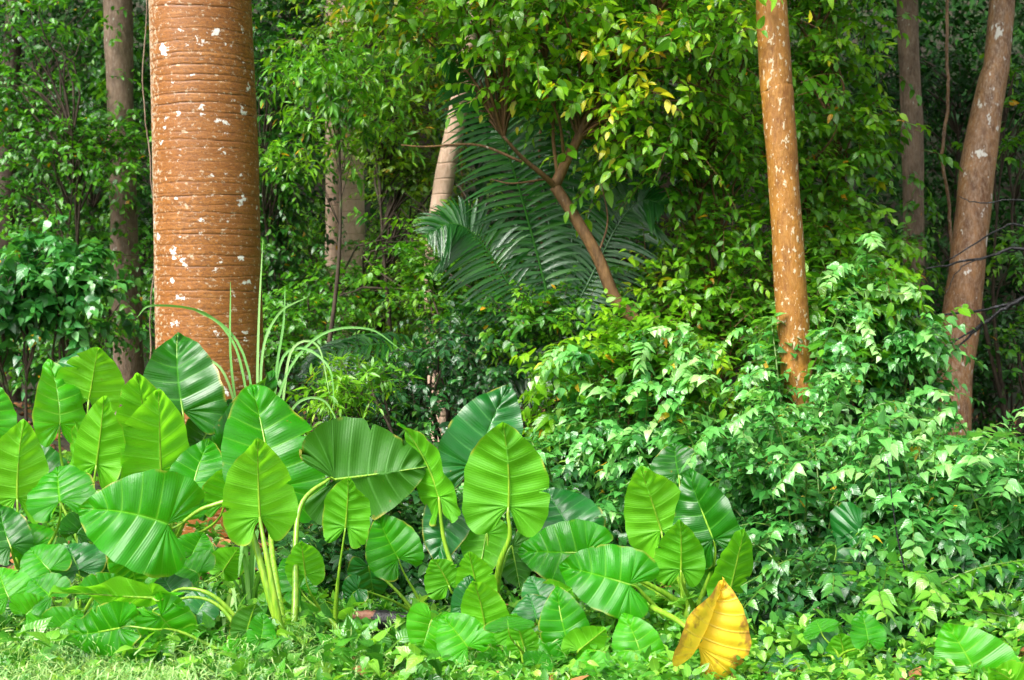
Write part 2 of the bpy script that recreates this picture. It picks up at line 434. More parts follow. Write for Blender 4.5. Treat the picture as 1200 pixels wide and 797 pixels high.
UP = np.array([0, 0, 1.])
def sprigs(mb, org, dirs, length, nl, lsize, tint0, tpls, droop=.35, spread=.9, twigs=None, whorl=False, freshen=.3):
    """leafy twigs: each carries nl leaves, alternate left and right, the youngest at the end"""
    n = len(org)
    if n == 0: return
    D = norm(dirs); length = np.broadcast_to(length, (n,)); lsize = np.broadcast_to(lsize, (n,)); tint0 = np.broadcast_to(tint0, (n,))
    S = norm(np.cross(D, UP + rng.normal(0, .35, (n, 3))))
    t = (np.arange(nl) + .6) / nl
    ts = np.broadcast_to(t, (n, nl))
    P = org[:, None] + D[:, None] * (ts * length[:, None])[..., None] - UP * (droop * ts ** 2 * length[:, None])[..., None]
    A = norm(D[:, None] - UP * (2 * droop * ts)[..., None])
    sgn = np.where(np.arange(nl) % 2 == 0, 1., -1.)[None, :, None]
    last = (np.arange(nl) == nl - 1)[None, :, None]
    if whorl:
        ang = rng.uniform(0, 6.28, (n, nl)); N = np.cross(A, S[:, None])
        side = np.cos(ang)[..., None] * S[:, None] + np.sin(ang)[..., None] * N
    else:
        side = S[:, None] * sgn
    Y = norm(A * np.where(last, 1.6, .55) + side * spread * np.where(last, .1, 1.) + rng.normal(0, .22, (n, nl, 3)) - UP * .15)
    Z = norm(UP * 1.0 + A * .15 + rng.normal(0, .38, (n, nl, 3)))
    sz = lsize[:, None] * rng.uniform(.65, 1.15, (n, nl)) * (1 - .3 * ts ** 3)
    ti = np.clip(tint0[:, None] + freshen * (ts - .4) + rng.normal(0, .09, (n, nl)), 0, .96)
    ti = np.where(rng.random((n, nl)) < .006, 1.0, ti)
    cloud(mb, P.reshape(-1, 3), Y.reshape(-1, 3), Z.reshape(-1, 3), sz.ravel(), ti.ravel(), tpls)
    if twigs is not None:          # a thin three-sided twig per sprig, two segments
        for k in range(2):
            t0, t1 = k * .5, (k + 1) * .5
            p0 = org + D * (t0 * length)[:, None] - UP * (droop * t0 ** 2 * length)[:, None]
            p1 = org + D * (t1 * length)[:, None] - UP * (droop * t1 ** 2 * length)[:, None]
            r = (.0022 + .004 * length)[:, None] * (1 - .4 * k)
            N = np.cross(D, S); vs = []
            for p, rr in ((p0, r), (p1, r * .6)):
                for a in (0, 2.09, 4.19): vs.append(p + rr * (math.cos(a) * S + math.sin(a) * N))
            v = np.stack(vs, 1); a = np.zeros((n, 6, 3)); a[..., 2] = .5
            q = np.array([[0, 1, 4, 3], [1, 2, 5, 4], [2, 0, 3, 5]])
            twigs.add(v, a, q[None] + (np.arange(n) * 6)[:, None, None])

def limb(mb, a, b, r0, r1, n=5, sag=.12, seg=6):
    a, b = np.asarray(a, float), np.asarray(b, float); L = np.linalg.norm(b - a)
    m1 = a + (b - a) * .33 + rng.normal(0, .05 * L, 3) + UP * sag * L
    m2 = a + (b - a) * .7 + rng.normal(0, .05 * L, 3) + UP * sag * L
    tube(mb, spline([a, m1, m2, b], seg), np.linspace(r0, r1, seg), n, cap=False)

def foliage(root, name, mat, blobs, clumps, per, nl, ls, tpls, trunk_pts=None, bmat='bark_dark', twig_len=.3, base=.45, spread_r=.28,
            droop=.35, whorl=False, zmin=.02, var=.16, lname='twigs', lr=.012, freshen=.3):
    """blobs: (centre, radii, weight). clumps of sprigs fill them, each joined to the trunk by a limb"""
    ls *= .80; per = int(per * 1.45); spread_r *= .9; twig_len *= .92
    o = np.array(root.location)
    mb, tw = MB(o), MB(o)
    ws = np.array([b[2] for b in blobs], float); ws /= ws.sum()
    for bi, nb in enumerate(np.maximum(1, np.round(ws * clumps)).astype(int)):
        c, r, _ = blobs[bi]; c = np.array(c); r = np.array(r)
        for k in range(nb):
            u = norm(rng.normal(0, 1, 3)) * rng.uniform(.15, 1) ** .5
            cc = c + u * r
            g = float(gz(cc[0], cc[1])) + zmin
            if cc[2] < g + .1: cc[2] = g + rng.uniform(.1, .5)
            out = norm(u * r + UP * .25 + 1e-3)
            ct = base + rng.normal(0, var)
            m = max(3, int(per * rng.uniform(.6, 1.4)))
            org = cc + rng.normal(0, 1, (m, 3)) * spread_r * np.array([1, 1, .6])
            d = norm(out * .8 + rng.normal(0, .6, (m, 3)) + (org - cc) * 1.5)
            L = twig_len * rng.uniform(.6, 1.3, m)
            sprigs(mb, org, d, L, nl, ls * rng.uniform(.8, 1.15, m), ct + rng.normal(0, .06, m), tpls, droop, twigs=tw, whorl=whorl, freshen=freshen)
            if trunk_pts is not None:
                tp = np.asarray(trunk_pts)
                dd = np.linalg.norm(tp - (cc - UP * .5), axis=1); j = int(np.argmin(dd))
                limb(tw, tp[j], cc, lr, lr * .3, 4)
    mb.build(name, M[mat], root)
    tw.build(lname, M[bmat], root)

def B(px, py, d, rx, ry, rd, wt=1.):
    """a blob centred on what the photograph shows at (px, py), radii rx, ry in pixels, rd in metres"""
    return (W(px, py, d), (rx / FPX * d, rd, ry / FPX * d), wt)

# ------------------------------------------------------------------ the ground
def ground():
    mb = MB()
    xs = np.concatenate([np.linspace(-70, -14, 15), np.linspace(-13, 13, 105), np.linspace(14, 70, 15)])
    ys = np.concatenate([np.linspace(-40, 1, 10), np.linspace(2, 26, 97), np.linspace(28, 90, 32)])
    X, Y = np.meshgrid(xs, ys, indexing='ij')
    Z = gz(X, Y) + .02 * np.sin(X * 7 + Y * 3) * np.cos(Y * 6 - X * 2)
    Z = np.where(Y > 55, gz(X, np.full_like(Y, 55.)), Z)
    n, m = X.shape
    i, j = np.meshgrid(np.arange(n - 1), np.arange(m - 1), indexing='ij')
    q = np.stack([i * m + j, (i + 1) * m + j, (i + 1) * m + j + 1, i * m + j + 1], -1)
    v = np.stack([X, Y, Z], -1)
    mb.add(v, np.zeros_like(v), q)
    tag(mb.build('ground', M['soil']), kind='structure')
ground()

# ------------------------------------------------------------------ unseen tree crowns above the frame, added to shade the wood behind
def canopy(root, base, top, n, spread=2.2, mat='leaf_mid', lean=(0, 0), zr=1.3, name='crown'):
    o = np.array(root.location); mb, tw = MB(o), MB(o)
    for k in range(max(6, int(n * 1.0))):
        c = np.array(top) + rng.normal(0, 1, 3) * np.array([spread, spread, zr * .6])
        m = 26
        org = c + rng.normal(0, .42, (m, 3)) * np.array([1, 1, .5])
        d = norm(rng.normal(0, 1, (m, 3)) + UP * .2)
        sprigs(mb, org, d, .5, 7, .24, .5 + rng.normal(0, .15), T_FAR, .3)
        limb(tw, np.array(top) - UP * rng.uniform(.2, 1.5), c, .05, .015, 5)
    mb.build(name, M[mat], root); tw.build('limbs', M['bark_grey'], root)

# ------------------------------------------------------------------ royal palm trunk, the big one at the left
def frond(mb, pts, ll, n, width, droop=.5, tint=.5, rr=.012, ang=.9, vee=.3, jit=.08, start=.08):
    """pinnate frond along pts; its leaflets are long narrow folded strips"""
    P = spline(pts, 60); T = norm(np.gradient(P, axis=0))
    tube(mb, P[::3], np.linspace(rr, rr * .25, 20), 5, tint=.75, cap=False)
    for k in range(n):
        s = start + (1 - start) * (k + .5) / n
        i = min(59, int(s * 59)); p, t = P[i], T[i]
        side = norm(np.cross(t, np.array([0.02, -1., .55]))); upn = np.cross(side, t)
        env = (math.sin(math.pi * min(1, s * .86 + .12)) ** .6) * (1 - .25 * s)
        for sg in (-1, 1):
            L = ll * env * rng.uniform(.9, 1.08)
            d = norm(t * (1 - ang * .6 + .5 * s) + side * sg * ang + upn * vee + rng.normal(0, jit, 3))
            m = 6; q = np.linspace(0, 1, m)
            c = p + d * (q * L)[:, None] - UP * (droop * L * q ** 2)[:, None]
            wv = width * np.array([.35, .9, 1, .85, .5, .03])
            nn = norm(upn + UP * .15 + rng.normal(0, .22, 3))
            wd = norm(np.cross(d, nn))
            v = np.stack([c - wd * wv[:, None] + nn * (wv * .3)[:, None], c, c + wd * wv[:, None] + nn * (wv * .3)[:, None]], 1).reshape(-1, 3)
            a = np.zeros((m * 3, 3)); a[:, 0] = np.tile([-1, 0, 1], m); a[:, 1] = np.repeat(q, 3); a[:, 2] = np.clip(tint + rng.normal(0, .15), 0, 1)
            b = np.arange(m - 1) * 3
            qd = np.concatenate([np.stack([b, b + 1, b + 4, b + 3], -1), np.stack([b + 1, b + 2, b + 5, b + 4], -1)])
            mb.add(v, a, qd)

def royal_palm():
    root = thing('royal_palm', 'massive orange-brown ringed palm trunk blotched with white lichen', 'palm tree', G(243, 8.0))
    o = np.array(root.location)
    nz, na = 900, 96
    z = np.linspace(-.1, 5.0, nz)
    axis = W(243, 300, 8.0)
    # centre line and width read along the trunk
    rpx = np.interp(z, [0, .6, 1.1, 1.6, 2.2, 2.9, 5], [62, 62, 61.5, 60.5, 60, 58, 55])
    cx = np.interp(z, [0, .9, 2.2, 3.0, 5], [247, 246, 243, 238, 232])
    rad = rpx / FPX * 8.0
    xc = (cx - 600) / FPX * 8.0
    # ring scars: irregular spacing, closer below
    zs, zz = [], -.05
    while zz < 5:
        zs.append(zz); zz += random.uniform(.018, .062)
    th = np.arange(na) / na * 2 * np.pi
    Zg, Tg = np.meshgrid(z, th, indexing='ij')
    mask = np.zeros_like(Zg); bulge = np.zeros_like(Zg)
    for k, q in enumerate(zs):
        ph, ph2 = random.uniform(0, 6.28), random.uniform(0, 6.28)
        ln = q + .006 * np.sin(Tg + ph) + .003 * np.sin(3 * Tg + ph2) + .0015 * np.sin(11 * Tg + ph)
        st = random.uniform(.12, 1.0) ** 1.4 * (.55 + .45 * np.sin(Tg * random.choice([1, 2, 3]) + ph2) ** 2)
        g = np.exp(-((Zg - ln) / .0036) ** 2) * st
        mask = np.maximum(mask, g)
        bulge += .0008 * random.uniform(.2, 1) * np.clip((Zg - ln) / .03, 0, 1) * np.exp(-np.clip((Zg - ln), 0, 9) / .03)
    rr = rad[:, None] * (1 + .012 * np.sin(2 * Tg + 1) + .006 * np.sin(5 * Tg + Zg * 2)) - mask * .0022 + bulge
    v = np.stack([xc[:, None] + rr * np.cos(Tg), o[1] + rr * np.sin(Tg), o[2] + Zg], -1)
    a = np.stack([Tg / 6.2832, Zg, mask], -1)
    i, j = np.meshgrid(np.arange(nz - 1), np.arange(na), indexing='ij'); j2 = (j + 1) % na
    q = np.stack([i * na + j, i * na + j2, (i + 1) * na + j2, (i + 1) * na + j], -1)
    mb = MB(o); mb.add(v, a, q)
    top = np.array([xc[-1], o[1], o[2] + 5.0])
    tube(mb, spline([top - UP * .01, top + [0, 0, 2], top + [-.05, 0, 4.2]], 14), np.linspace(rad[-1], .17, 14), 32, tint=0)
    mb.build('trunk', M['palm_bark'], root)
    crown = top + UP * 4.2
    for k in range(9):
        a = k * .7 + .2; d = np.array([math.cos(a), math.sin(a), 0])
        f = MB(o); frond(f, [crown, crown + d * .9 + UP * .9, crown + d * 2.1 + UP * .8, crown + d * 3.0 - UP * .3], .75, 44, .02)
        f.build('frond', M['leaf_frond'], root)
royal_palm()

# ------------------------------------------------------------------ other trunks
def trunk_tree(name, label, base_px, d, pts, mat, n=20, bump=.03, top=None, cn=30, canopy_mat='leaf_mid', spread=2.2, extra=None, group=None):
    """pts: (px, py, width_px) seen along the trunk, from the ground up"""
    root = thing(name, label, 'tree', G(base_px, d), group)
    o = np.array(root.location)
    P = [o - UP * .1] + [W(x, y, d) for x, y, _ in pts]
    wd = [pts[0][2] * 1.25] + [p[2] for p in pts]
    tp = top if top is not None else P[-1] + norm(P[-1] - P[-2]) * 3.0 + UP * 1.0
    P.append(np.array(tp)); wd.append(wd[-1] * .6)
    S = spline(P, 90); L = np.concatenate([[0], np.cumsum(np.linalg.norm(np.diff(P, axis=0), axis=1))])
    sl = np.linspace(0, len(P) - 1, 90)
    r = np.interp(sl, np.arange(len(P)), np.array(wd)) / 2 / FPX * d
    mb = MB(o); tube(mb, S, r, n)
    v = mb.v[0]; c = np.repeat(S, n, axis=0); k = len(c)
    ph = rng.uniform(0, 6, 3)
    q = v[:k] - c
    wob = 1 + bump * (np.sin(c[:, 2] * 5 + ph[0] + np.arctan2(q[:, 1], q[:, 0]) * 2) + .6 * np.sin(c[:, 2] * 13 + ph[1] + np.arctan2(q[:, 1], q[:, 0]) * 3))
    v[:k] = c + q * wob[:, None]
    mb.build('trunk', M[mat], root)
    if cn: canopy(root, o, tp, cn, spread, canopy_mat)
    if extra: extra(root, S, r)
    return root, S

def vine_leaves(root, S, r, n, z0, z1, mat='leaf_mid', ls=.07, name='climbing_vine'):
    """leaves of a climber clinging to a trunk"""
    o = np.array(root.location); mb = MB(o)
    zi = S[:, 2]; sel = np.where((zi > z0) & (zi < z1))[0]
    k = rng.choice(sel, n); a = rng.uniform(0, 6.28, n)
    out = np.stack([np.cos(a), np.sin(a), np.zeros(n)], -1)
    pos = S[k] + out * (r[k] + .03 * rng.random(n))[:, None] + rng.normal(0, .03, (n, 3))
    sprigs(mb, pos, out + rng.normal(0, .4, (n, 3)) - UP * .3, .12, 5, ls, rng.normal(.45, .15, n), T_OVAL, .6)
    mb.build(name, M[mat], root)

trunk_tree('slender_tree', 'slender straight orange-barked trunk flecked with pale lichen, rising out of the right-hand shrubs', 940, 8.1,
           [(942, 560, 38), (938, 480, 37), (930, 390, 37), (921, 250, 37), (912, 120, 37), (904, 0, 37)], 'bark_orange', cn=26, spread=2.0)
trunk_tree('leaning_tree', 'thick wet brown trunk leaning to the right, crossed by dark dead branches', 1116, 10.5,
           [(1117, 520, 42), (1119, 440, 41), (1127, 370, 43), (1138, 270, 41), (1148, 180, 39), (1162, 100, 34), (1173, 20, 29)], 'bark_wet', cn=34, spread=2.4, top=W(1200, -420, 10.5))
trunk_tree('straight_tree', 'thin upright grey-brown trunk between the slender orange trunk and the leaning one', 1072, 13.2,
           [(1071, 420, 24), (1071, 300, 24), (1069, 150, 25), (1063, 0, 24)], 'bark_grey', cn=30,
           extra=lambda rt, S, r: vine_leaves(rt, S, r, 60, .8, 2.2, 'leaf_mid', .08))
trunk_tree('forest_tree', 'pinkish brown trunk half hidden by leaves left of the massive palm trunk', 150, 13.6,
           [(150, 400, 34), (147, 330, 34), (144, 220, 31), (141, 120, 31), (138, 0, 33)], 'bark_grey', cn=30,
           extra=lambda rt, S, r: vine_leaves(rt, S, r, 90, .9, 4.2, 'leaf_mid', .085))
trunk_tree('grey_palm_tree', 'pale ringed palm trunk far behind, right of the massive palm and seen between leaves', 414, 13.8,
           [(414, 400, 30), (414, 300, 28), (413, 200, 27), (410, 60, 25)], 'bark_pale', cn=30, bump=.008)
trunk_tree('far_palm_tree', 'narrow tan palm trunk just left of the pale ringed one', 392, 14.3,
           [(392, 400, 24), (391, 300, 20), (391, 200, 19), (390, 60, 18)], 'bark_pale', cn=24, bump=.008)
trunk_tree('curved_palm_tree', 'pale ringed palm trunk leaning right behind the feathery fronds', 520, 10.6,
           [(508, 330, 22), (520, 215, 24), (533, 150, 22), (545, 70, 19), (552, 0, 17)], 'bark_pale', cn=22, bump=.01)
def mossy(rt, S, r): vine_leaves(rt, S, r, 420, .2, 3.0, 'leaf_olive', .06, 'moss_and_creeper')
trunk_tree('mossy_tree', 'dark trunk wrapped in creeper, in the shade left of the feathery fronds', 502, 18,
           [(502, 390, 34), (500, 300, 32), (496, 200, 26), (490, 60, 24)], 'bark_dark', cn=28, extra=mossy)
trunk_tree('dark_tree', 'dark thin trunk in the far left corner behind dense leaves', 8, 17,
           [(6, 360, 26), (8, 200, 24), (14, 60, 22), (18, 0, 20)], 'bark_dark', cn=26)
trunk_tree('shaded_tree', 'blackish thin trunk under the canopy right of the bent tree', 775, 13,
           [(778, 380, 22), (782, 240, 20), (775, 150, 18), (757, 60, 17), (750, 0, 15)], 'bark_dark', cn=26)

# a bent understory tree with the bright crown in the middle
def bent_tree():
    d = 9.0
    root = thing('bent_tree', 'small crooked brown-barked tree bending left with a fork and bright yellow-green leaves', 'tree', G(772, d))
    o = np.array(root.location); mb = MB(o)
    main = [o - UP * .1, W(775, 500, d), W(768, 440, d), W(752, 386, d), W(722, 352, d), W(700, 300, d), W(672, 252, d), W(650, 218, d)]
    tube(mb, spline(main, 40), np.linspace(.048, .035, 40), 12)
    up = [W(650, 218, d), W(664, 188, d), W(682, 150, d), W(690, 100, d), W(688, 30, d + .2), W(700, -60, d + .3)]
    tube(mb, spline(up, 24), np.linspace(.036, .018, 24), 10)
    mb.build('trunk', M['bark_twig'], root)
    lb = MB(o)
    for pts, r in [([W(652, 220, d), W(636, 205, d - .1), W(612, 185, d - .2), W(590, 160, d - .3)], .022),
                   ([W(612, 190, d - .2), W(560, 170, d - .2), W(500, 172, d - .3), W(470, 170, d - .3)], .010),
                   ([W(655, 215, d), W(648, 160, d), W(650, 110, d), W(640, 60, d)], .014),
                   ([W(662, 195, d), W(655, 140, d - .2), W(640, 110, d - .3)], .012),
                   ([W(688, 110, d), W(720, 60, d - .2), W(770, 20, d - .3)], .018),
                   ([W(690, 80, d), W(650, 20, d + .1), W(600, -20, d + .1)], .016),
                   ([W(700, 300, d), W(712, 260, d), W(705, 215, d)], .008),
                   ([W(640, 210, d), W(600, 215, d - .1), W(575, 210, d - .1)], .008)]:
        S = spline(pts, 14); tube(lb, S, np.linspace(r, r * .4, 14), 7)
    lb.build('limb', M['bark_twig'], root)
    S = np.concatenate([spline(up, 24)[8:], [W(590, 160, d), W(640, 70, d), W(770, 20, d), W(600, 0, d)]])
    foliage(root, 'crown', 'leaf_yellow',
            [B(620, 25, 8.9, 105, 45, .5, 1.2), B(700, 85, 8.9, 90, 60, .4, 1.2), B(780, 140, 9.1, 80, 75, .4, 1.2), B(650, -40, 9.0, 240, 40, .6, 1.2),
             B(780, 40, 9.0, 90, 60, .7, 1.), B(500, 10, 9.2, 80, 25, .5, .4)],
            78, 11, 7, .112, T_OVAL, S, 'bark_twig', .30, .55, .20, whorl=True, var=.17)
bent_tree()

# ------------------------------------------------------------------ understory: trees and shrubs with leaves down to the ground
def understory(name, cat, label, base_px, d, blobs, mat, clumps, per, nl, ls, tpls, stems=3, bmat='bark_dark', h=None, **kw):
    root = thing(name, label, cat, G(base_px, d))
    o = np.array(root.location); tr = MB(o); pts = []
    zt = max(b[0][2] + b[1][2] * .5 for b in blobs)
    for k in range(stems):
        b = blobs[k % len(blobs)]; e = b[0] + rng.normal(0, .35, 3) * b[1] * np.array([1, .6, .3])
        m = (o + e) / 2 + rng.normal(0, .12, 3)
        S = spline([o + rng.normal(0, .05, 3) * [1, 1, 0] - UP * .05, m, e], 16)
        tube(tr, S, np.linspace(.010 + .004 * zt, .006, 16), 6); pts.append(S[3:])
    tr.build('stem' if cat != 'tree' else 'trunk', M[bmat], root)
    foliage(root, 'foliage' if cat != 'tree' else 'crown', mat, blobs, clumps, per, nl, ls, tpls, np.concatenate(pts), bmat, **kw)
    return root

# left side
understory('understory_tree', 'tree', 'dense dark green small-leaved tree filling the far left behind the pinkish trunk', 60, 16.5,
           [B(60, 90, 16.5, 110, 110, 1.2), B(50, 250, 16.5, 110, 100, 1.2), B(160, 320, 17, 70, 110, 1), B(190, 60, 17, 90, 100, 1), B(60, 400, 15.5, 110, 60, 1)],
           'leaf_dark', 120, 13, 8, .12, T_OVAL, twig_len=.35, base=.45, spread_r=.33)
understory('leafy_sapling', 'tree', 'mid green leafy sapling with fresh tips left of the palm trunk', 100, 12.5,
           [B(110, 170, 12.5, 70, 50, .6), B(70, 190, 12.5, 80, 50, .7), B(88, 290, 12.5, 42, 60, .6), B(100, 380, 12.3, 90, 50, .7), B(20, 130, 12.5, 50, 60, .5), B(40, 30, 12.6, 60, 35, .5, .6)],
           'leaf_mid', 62, 11, 7, .095, T_OVAL, twig_len=.26, base=.4, spread_r=.22)
understory('broadleaf_shrub', 'shrub', 'pale broad-leaved shrub at the far left edge above the elephant ears', 30, 10.5,
           [B(30, 310, 10.5, 55, 45, .4), B(25, 390, 10.5, 60, 45, .4), B(70, 350, 10.6, 40, 60, .3)],
           'leaf_pale', 26, 9, 6, .14, T_HEART, twig_len=.2, base=.3, spread_r=.16, droop=.7)
understory('creeper_covered_tree', 'tree', 'dark leafy creeper-hung tree directly right of the massive palm trunk', 335, 13,
           [B(335, 60, 13, 45, 80, .7), B(322, 200, 13, 20, 90, .6), B(322, 330, 13, 24, 70, .6), B(390, 70, 13.2, 30, 40, .4, .5)],
           'leaf_dark', 70, 13, 8, .10, T_OVAL, twig_len=.28, base=.5, spread_r=.22, droop=.7)
understory('drooping_sapling', 'tree', 'sapling with drooping bright leaf tufts above the pale ringed palm trunk', 352, 10.5,
           [B(385, 95, 10.5, 40, 30, .4), B(405, 135, 10.6, 45, 30, .4), B(355, 185, 10.5, 22, 20, .2, .5), B(440, 60, 10.7, 50, 40, .5)],
           'leaf_mid', 30, 10, 7, .13, T_LANCE, stems=1, lr=.003, twig_len=.22, base=.62, spread_r=.17, whorl=True, droop=.5)
understory('olive_sapling', 'tree', 'airy olive-yellow small-leaved sapling left of the feathery fronds', 470, 12,
           [B(462, 120, 12, 48, 65, .6), B(455, 35, 12, 75, 40, .6), B(475, 205, 12, 25, 25, .3, .5)],
           'leaf_olive', 62, 12, 7, .085, T_OVAL, stems=1, twig_len=.25, base=.55, spread_r=.2)
understory('fern_green_shrub', 'shrub', 'fresh green fine-leaved shrub right of the pale ringed palm trunk', 445, 17,
           [B(460, 300, 17, 45, 55, .8), B(440, 370, 17, 50, 40, .7), B(545, 330, 17, 45, 50, .6, .8)],
           'leaf_yellow', 60, 13, 8, .105, T_LANCE, twig_len=.33, base=.6, spread_r=.3)
understory('glossy_shrub', 'shrub', 'dark glossy shrub below the pale ringed palm trunk', 350, 11.5,
           [B(350, 370, 11.5, 70, 45, .6), B(345, 430, 11.3, 70, 40, .5), B(410, 340, 12.5, 50, 25, .5, .6)],
           'leaf_mid', 42, 12, 7, .09, T_OVAL, twig_len=.22, base=.42, spread_r=.18)
understory('dark_shrub', 'shrub', 'low dark blue-green shrub in the middle behind the elephant ears', 480, 8.8,
           [B(420, 470, 8.8, 80, 45, .5), B(520, 440, 9.2, 90, 50, .6), B(590, 420, 9.6, 60, 50, .5), B(470, 530, 8.2, 90, 50, .5), B(560, 380, 10.5, 70, 50, .5)],
           'leaf_blue', 92, 12, 7, .075, T_OVAL, twig_len=.18, base=.45, spread_r=.15)
understory('bright_shrub', 'shrub', 'bright green tuft-leaved shrub beside the wide tilted elephant ear blade', 425, 7.8,
           [B(425, 455, 7.8, 45, 22, .3), B(395, 480, 7.8, 30, 20, .3)],
           'leaf_yellow', 12, 9, 7, .10, T_LANCE, twig_len=.14, base=.45, spread_r=.08, whorl=True)
understory('leafy_shrub', 'shrub', 'mid green fine-leaved shrub in the gap between creeper-wrapped trunk and pale ringed trunk', 455, 14,
           [B(478, 290, 14, 32, 50, .6), B(445, 355, 13.2, 70, 28, .4), B(360, 300, 14.8, 25, 60, .4), B(515, 310, 10.2, 32, 38, .3), B(560, 370, 10.0, 45, 22, .3), B(650, 375, 9.2, 45, 18, .2)],
           'leaf_mid', 60, 13, 8, .085, T_OVAL, twig_len=.26, base=.62, spread_r=.2)
# middle and right
understory('glossy_sapling', 'tree', 'dark glossy sapling behind the bend of the crooked trunk', 640, 12.5,
           [B(640, 330, 12.5, 70, 70, .7), B(720, 240, 12.8, 60, 90, .7), B(600, 390, 12, 60, 40, .5)],
           'leaf_blue', 60, 12, 7, .10, T_OVAL, twig_len=.28, base=.4, spread_r=.22)
understory('bright_sapling', 'tree', 'bright leafy sapling right of the bent tree, in front of the shaded trunk', 830, 9.3,
           [B(830, 200, 9.6, 55, 70, .4), B(845, 290, 9.5, 55, 50, .4), B(820, 350, 9.3, 65, 45, .3), B(855, 400, 9.1, 60, 35, .3), B(850, 60, 9.7, 60, 70, .4), B(960, 330, 9.6, 40, 40, .3, .6)],
           'leaf_yellow', 84, 11, 7, .100, T_OVAL, stems=4, bmat='bark_twig', twig_len=.24, base=.42, spread_r=.18)
understory('broad_leaved_tree', 'tree', 'leafy tree with large hanging leaves between slender orange and thin grey-brown trunks', 975, 10.5,
           [B(960, 60, 10.5, 38, 60, .4), B(968, 160, 10.4, 36, 55, .4), B(955, 250, 10.3, 40, 50, .4), B(980, 300, 10.2, 36, 40, .4), B(870, 120, 10.5, 40, 80, .5, .8), B(960, -20, 10.5, 80, 50, .6, .6)],
           'leaf_yellow', 66, 11, 7, .118, T_OVAL, bmat='bark_twig', twig_len=.28, base=.38, spread_r=.2, droop=.6)
understory('arching_shrub', 'shrub', 'arching mid green shrub in front of the foot of the thin grey-brown trunk', 1000, 8.6,
           [B(990, 370, 8.6, 50, 35, .4), B(1015, 345, 8.6, 25, 15, .3, .4), B(960, 420, 8.4, 50, 25, .4), B(1020, 410, 8.8, 35, 20, .3, .6)],
           'leaf_mid', 34, 9, 7, .11, T_OVAL, bmat='bark_twig', twig_len=.22, base=.6, spread_r=.14, droop=.6)
understory('shade_tree', 'tree', 'dark small-leaved tree in the deep shade behind the leaning trunk', 1160, 15,
           [B(1120, 110, 15, 60, 90, .8, 1), B(1180, 150, 14.5, 40, 120, .7, 1), B(1185, 330, 14.2, 40, 90, .6, 1), B(1110, 250, 15, 40, 50, .5, .7), B(1030, 90, 16, 40, 90, .6, .8)],
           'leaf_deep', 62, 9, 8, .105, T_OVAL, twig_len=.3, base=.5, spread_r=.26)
understory('thin_sapling', 'tree', 'thin sapling with a few lime leaves right of the leaning trunk', 1190, 11.5,
           [B(1178, 185, 11.5, 18, 22, .2), B(1185, 100, 11.5, 22, 40, .3), B(1190, 270, 11.5, 20, 50, .3), B(1185, 410, 11.3, 15, 25, .2, .5)],
           'leaf_mid', 15, 6, 7, .10, T_OVAL, twig_len=.22, base=.62, spread_r=.12)

understory('shade_shrub', 'shrub', 'dark leafy shrub in the shade right of the foot of the leaning trunk', 1190, 12.2,
           [B(1190, 400, 12.2, 45, 45, .5), B(1170, 450, 12, 50, 30, .5), B(1060, 430, 12.5, 45, 40, .5), B(1090, 360, 13, 20, 50, .3)],
           'leaf_dark', 40, 11, 7, .11, T_OVAL, twig_len=.26, base=.3, spread_r=.22)
# the far wood
def far_wood():
    mb = MB(); n = 21000
    d = rng.uniform(20, 34, n); x = rng.uniform(-.62, .62, n) * d
    z = gz(x, d) + rng.uniform(0, 1, n) ** .8 * (3.2 + .20 * d) - .1
    cl = .5 + .25 * np.sin(x * 1.1 + z * .9) * np.cos(z * 1.3 + d) + rng.normal(0, .1, n)
    keep = (np.sin(x * .9 + 1) * np.sin(z * .8 + d * .3) > -.75) | (rng.random(n) < .3)
    org = np.stack([x, d, z], -1)[keep]
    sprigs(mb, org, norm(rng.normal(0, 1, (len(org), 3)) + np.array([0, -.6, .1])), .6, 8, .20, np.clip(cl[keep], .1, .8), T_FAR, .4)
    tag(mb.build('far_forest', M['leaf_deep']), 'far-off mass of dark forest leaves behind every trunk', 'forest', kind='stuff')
far_wood()

# ------------------------------------------------------------------ feather palm in the middle
def feather_palm():
    d = 9.4
    root = thing('feather_palm', 'young palm with long dark feathery fronds, behind the crooked trunk', 'palm tree', G(655, d))
    o = np.array(root.location)
    hub = W(655, 400, 9.4)
    st = MB(o); tube(st, spline([o - UP * .05, (o + hub) / 2, hub], 8), [.04] * 8, 8); st.build('stem', M['bark_dark'], root)
    h = (655, 400, 9.4)
    F = [[h, (622, 270, 9.3), (588, 160, 9.1), (548, 88, 9.0), (512, 62, 8.8)], 
         [h, (684, 280, 9.5), (706, 190, 9.5), (726, 140, 9.5), (748, 128, 9.4)],
         [h, (672, 260, 9.7), (668, 150, 9.7), (652, 92, 9.7), (630, 70, 9.6)], [h, (690, 330, 9.4), (725, 262, 9.4), (752, 235, 9.3), (778, 240, 9.2)],
         [h, (602, 340, 9.3), (562, 282, 9.2), (532, 262, 9.1), (500, 275, 9.0)], [h, (648, 300, 9.9), (632, 200, 10.0), (606, 150, 10.1), (580, 150, 10.2)],
         [h, (665, 330, 9.9), (690, 240, 10.1), (700, 190, 10.3), (712, 170, 10.4)]]
    for k, f in enumerate(F):
        mb = MB(o); frond(mb, [W(*p) for p in f], 0.43, 54, .014, .35, .5, .010, ang=1.15, vee=.1, jit=.05)
        mb.build('frond', M['leaf_frond'], root)
feather_palm()

